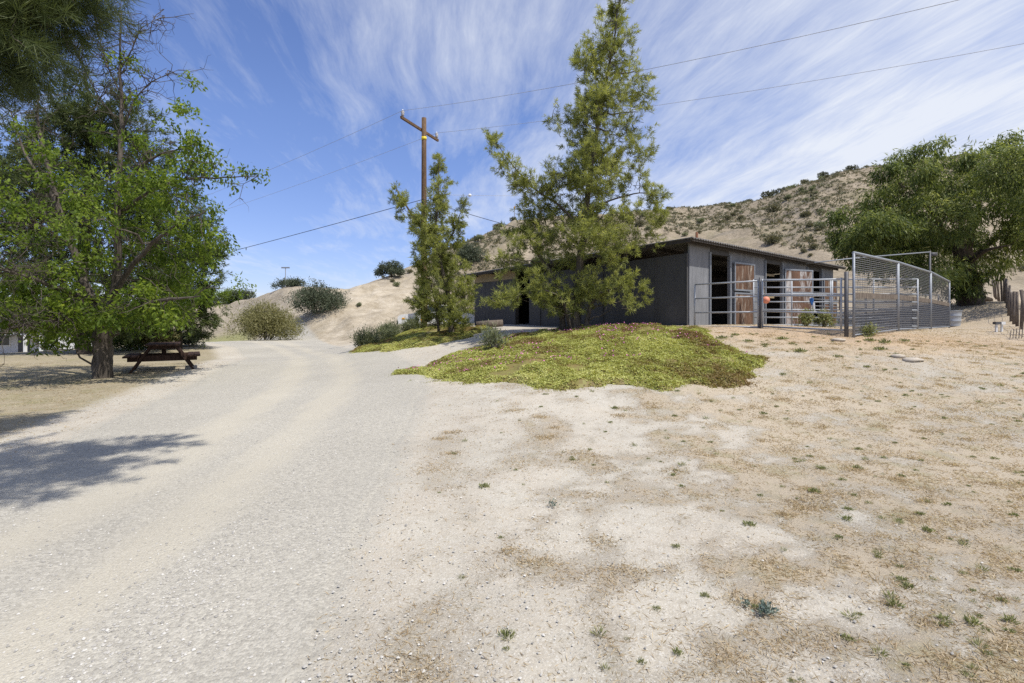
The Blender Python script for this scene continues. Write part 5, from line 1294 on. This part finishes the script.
def world():
    w = bpy.data.worlds.new('World'); SC.world = w; w.use_nodes = True; t = NT(w.node_tree)
    sky = t.n('ShaderNodeTexSky', sky_type='NISHITA', sun_disc=False, sun_elevation=SUN_EL, sun_rotation=SUN_AZ, air_density=1.0, dust_density=.25, ozone_density=2.5, altitude=400)
    gen = t.n('ShaderNodeTexCoord').outputs['Generated']
    sp = t.n('ShaderNodeSeparateXYZ', {0: gen})
    z = t.math('MAXIMUM', sp.outputs[2], .03)
    z = t.math('ADD', z, .05)
    cx = t.math('DIVIDE', sp.outputs[0], z); cy = t.math('DIVIDE', sp.outputs[1], z)
    pl = t.n('ShaderNodeCombineXYZ', {0: cx, 1: cy, 2: 0.}).outputs[0]
    rot = t.n('ShaderNodeMapping', {'Vector': pl, 'Rotation': (0, 0, R(-7))}).outputs[0]
    warp = t.n('ShaderNodeTexNoise', {'Vector': rot, 'Scale': .5, 'Detail': 3.}).outputs['Color']
    wv = t.n('ShaderNodeVectorMath', {0: warp, 1: (.5, .5, .5)}, operation='SUBTRACT').outputs[0]
    wv = t.n('ShaderNodeVectorMath', {0: wv, 'Scale': .55}, operation='SCALE').outputs[0]
    rot2 = t.n('ShaderNodeVectorMath', {0: rot, 1: wv}, operation='ADD').outputs[0]
    st = t.n('ShaderNodeMapping', {'Vector': rot2, 'Scale': (1.9, .42, 1), 'Location': (3.1, .4, 0)}).outputs[0]
    fib = t.noise(st, 2.1, 9, .68, .15)
    fine = t.noise(t.n('ShaderNodeMapping', {'Vector': rot2, 'Scale': (5.5, .8, 1)}).outputs[0], 2.6, 6, .7, .3)
    big = t.noise(t.n('ShaderNodeMapping', {'Vector': rot, 'Location': (1.7, 6.3, 0)}).outputs[0], .55, 4, .55, .3)
    side = t.rng(cx, -1.3, 1.8, -.10, .36)
    cover = t.math('ADD', t.math('ADD', t.math('MULTIPLY', fib, .58), t.math('MULTIPLY', fine, .22)), t.math('MULTIPLY', big, .62))
    cover = t.math('ADD', cover, t.math('MULTIPLY', side, .8))
    cl = t.rng(cover, .635, 1.06, 0., 1.)
    cl = t.math('POWER', cl, 1.15)
    cl = t.math('MULTIPLY', cl, .95, True)
    # low puffs near the horizon
    hz = t.math('MULTIPLY', t.rng(sp.outputs[2], .035, .075, 1., 0.), t.rng(t.noise(t.n('ShaderNodeMapping', {'Vector': gen, 'Scale': (9, 9, 26)}).outputs[0], 1.6, 5, .6), .5, .58))
    cl = t.math('MAXIMUM', cl, t.math('MULTIPLY', hz, .8))
    base = t.mix(1., sky.outputs[0], (1.36, 1.36, 1.58), 'MULTIPLY')
    base = t.mix(1., base, t.ramp(sp.outputs[2], (.0, (.68, .68, .78)), (.12, (.80, .775, .86)), (.35, (.93, .93, 1.)), (.6, (.88, .90, 1.))), 'MULTIPLY')
    col = t.mix(cl, base, (7.6, 8.0, 8.8))
    bg = t.n('ShaderNodeBackground', {0: col, 1: .11})
    t.n('ShaderNodeOutputWorld', {0: bg.outputs[0]})
world()

cd = bpy.data.cameras.new('camera'); cd.lens = 18.0; cd.sensor_width = 36.0; cd.shift_y = -(341.5 - HZ) / 1024.0
cd.clip_start = .05; cd.clip_end = 5000
co = bpy.data.objects.new('camera', cd); COL.objects.link(co); co.location = (0, 0, EYE); co.rotation_euler = (R(90), 0, 0)
SC.camera = co
SC.view_settings.view_transform = 'Standard'; SC.view_settings.look = 'None'; SC.view_settings.exposure = 0; SC.view_settings.gamma = 1
SC.cycles.max_bounces = 5; SC.cycles.diffuse_bounces = 2; SC.cycles.glossy_bounces = 2; SC.cycles.transmission_bounces = 3; SC.cycles.transparent_max_bounces = 4
SC.cycles.use_denoising = False
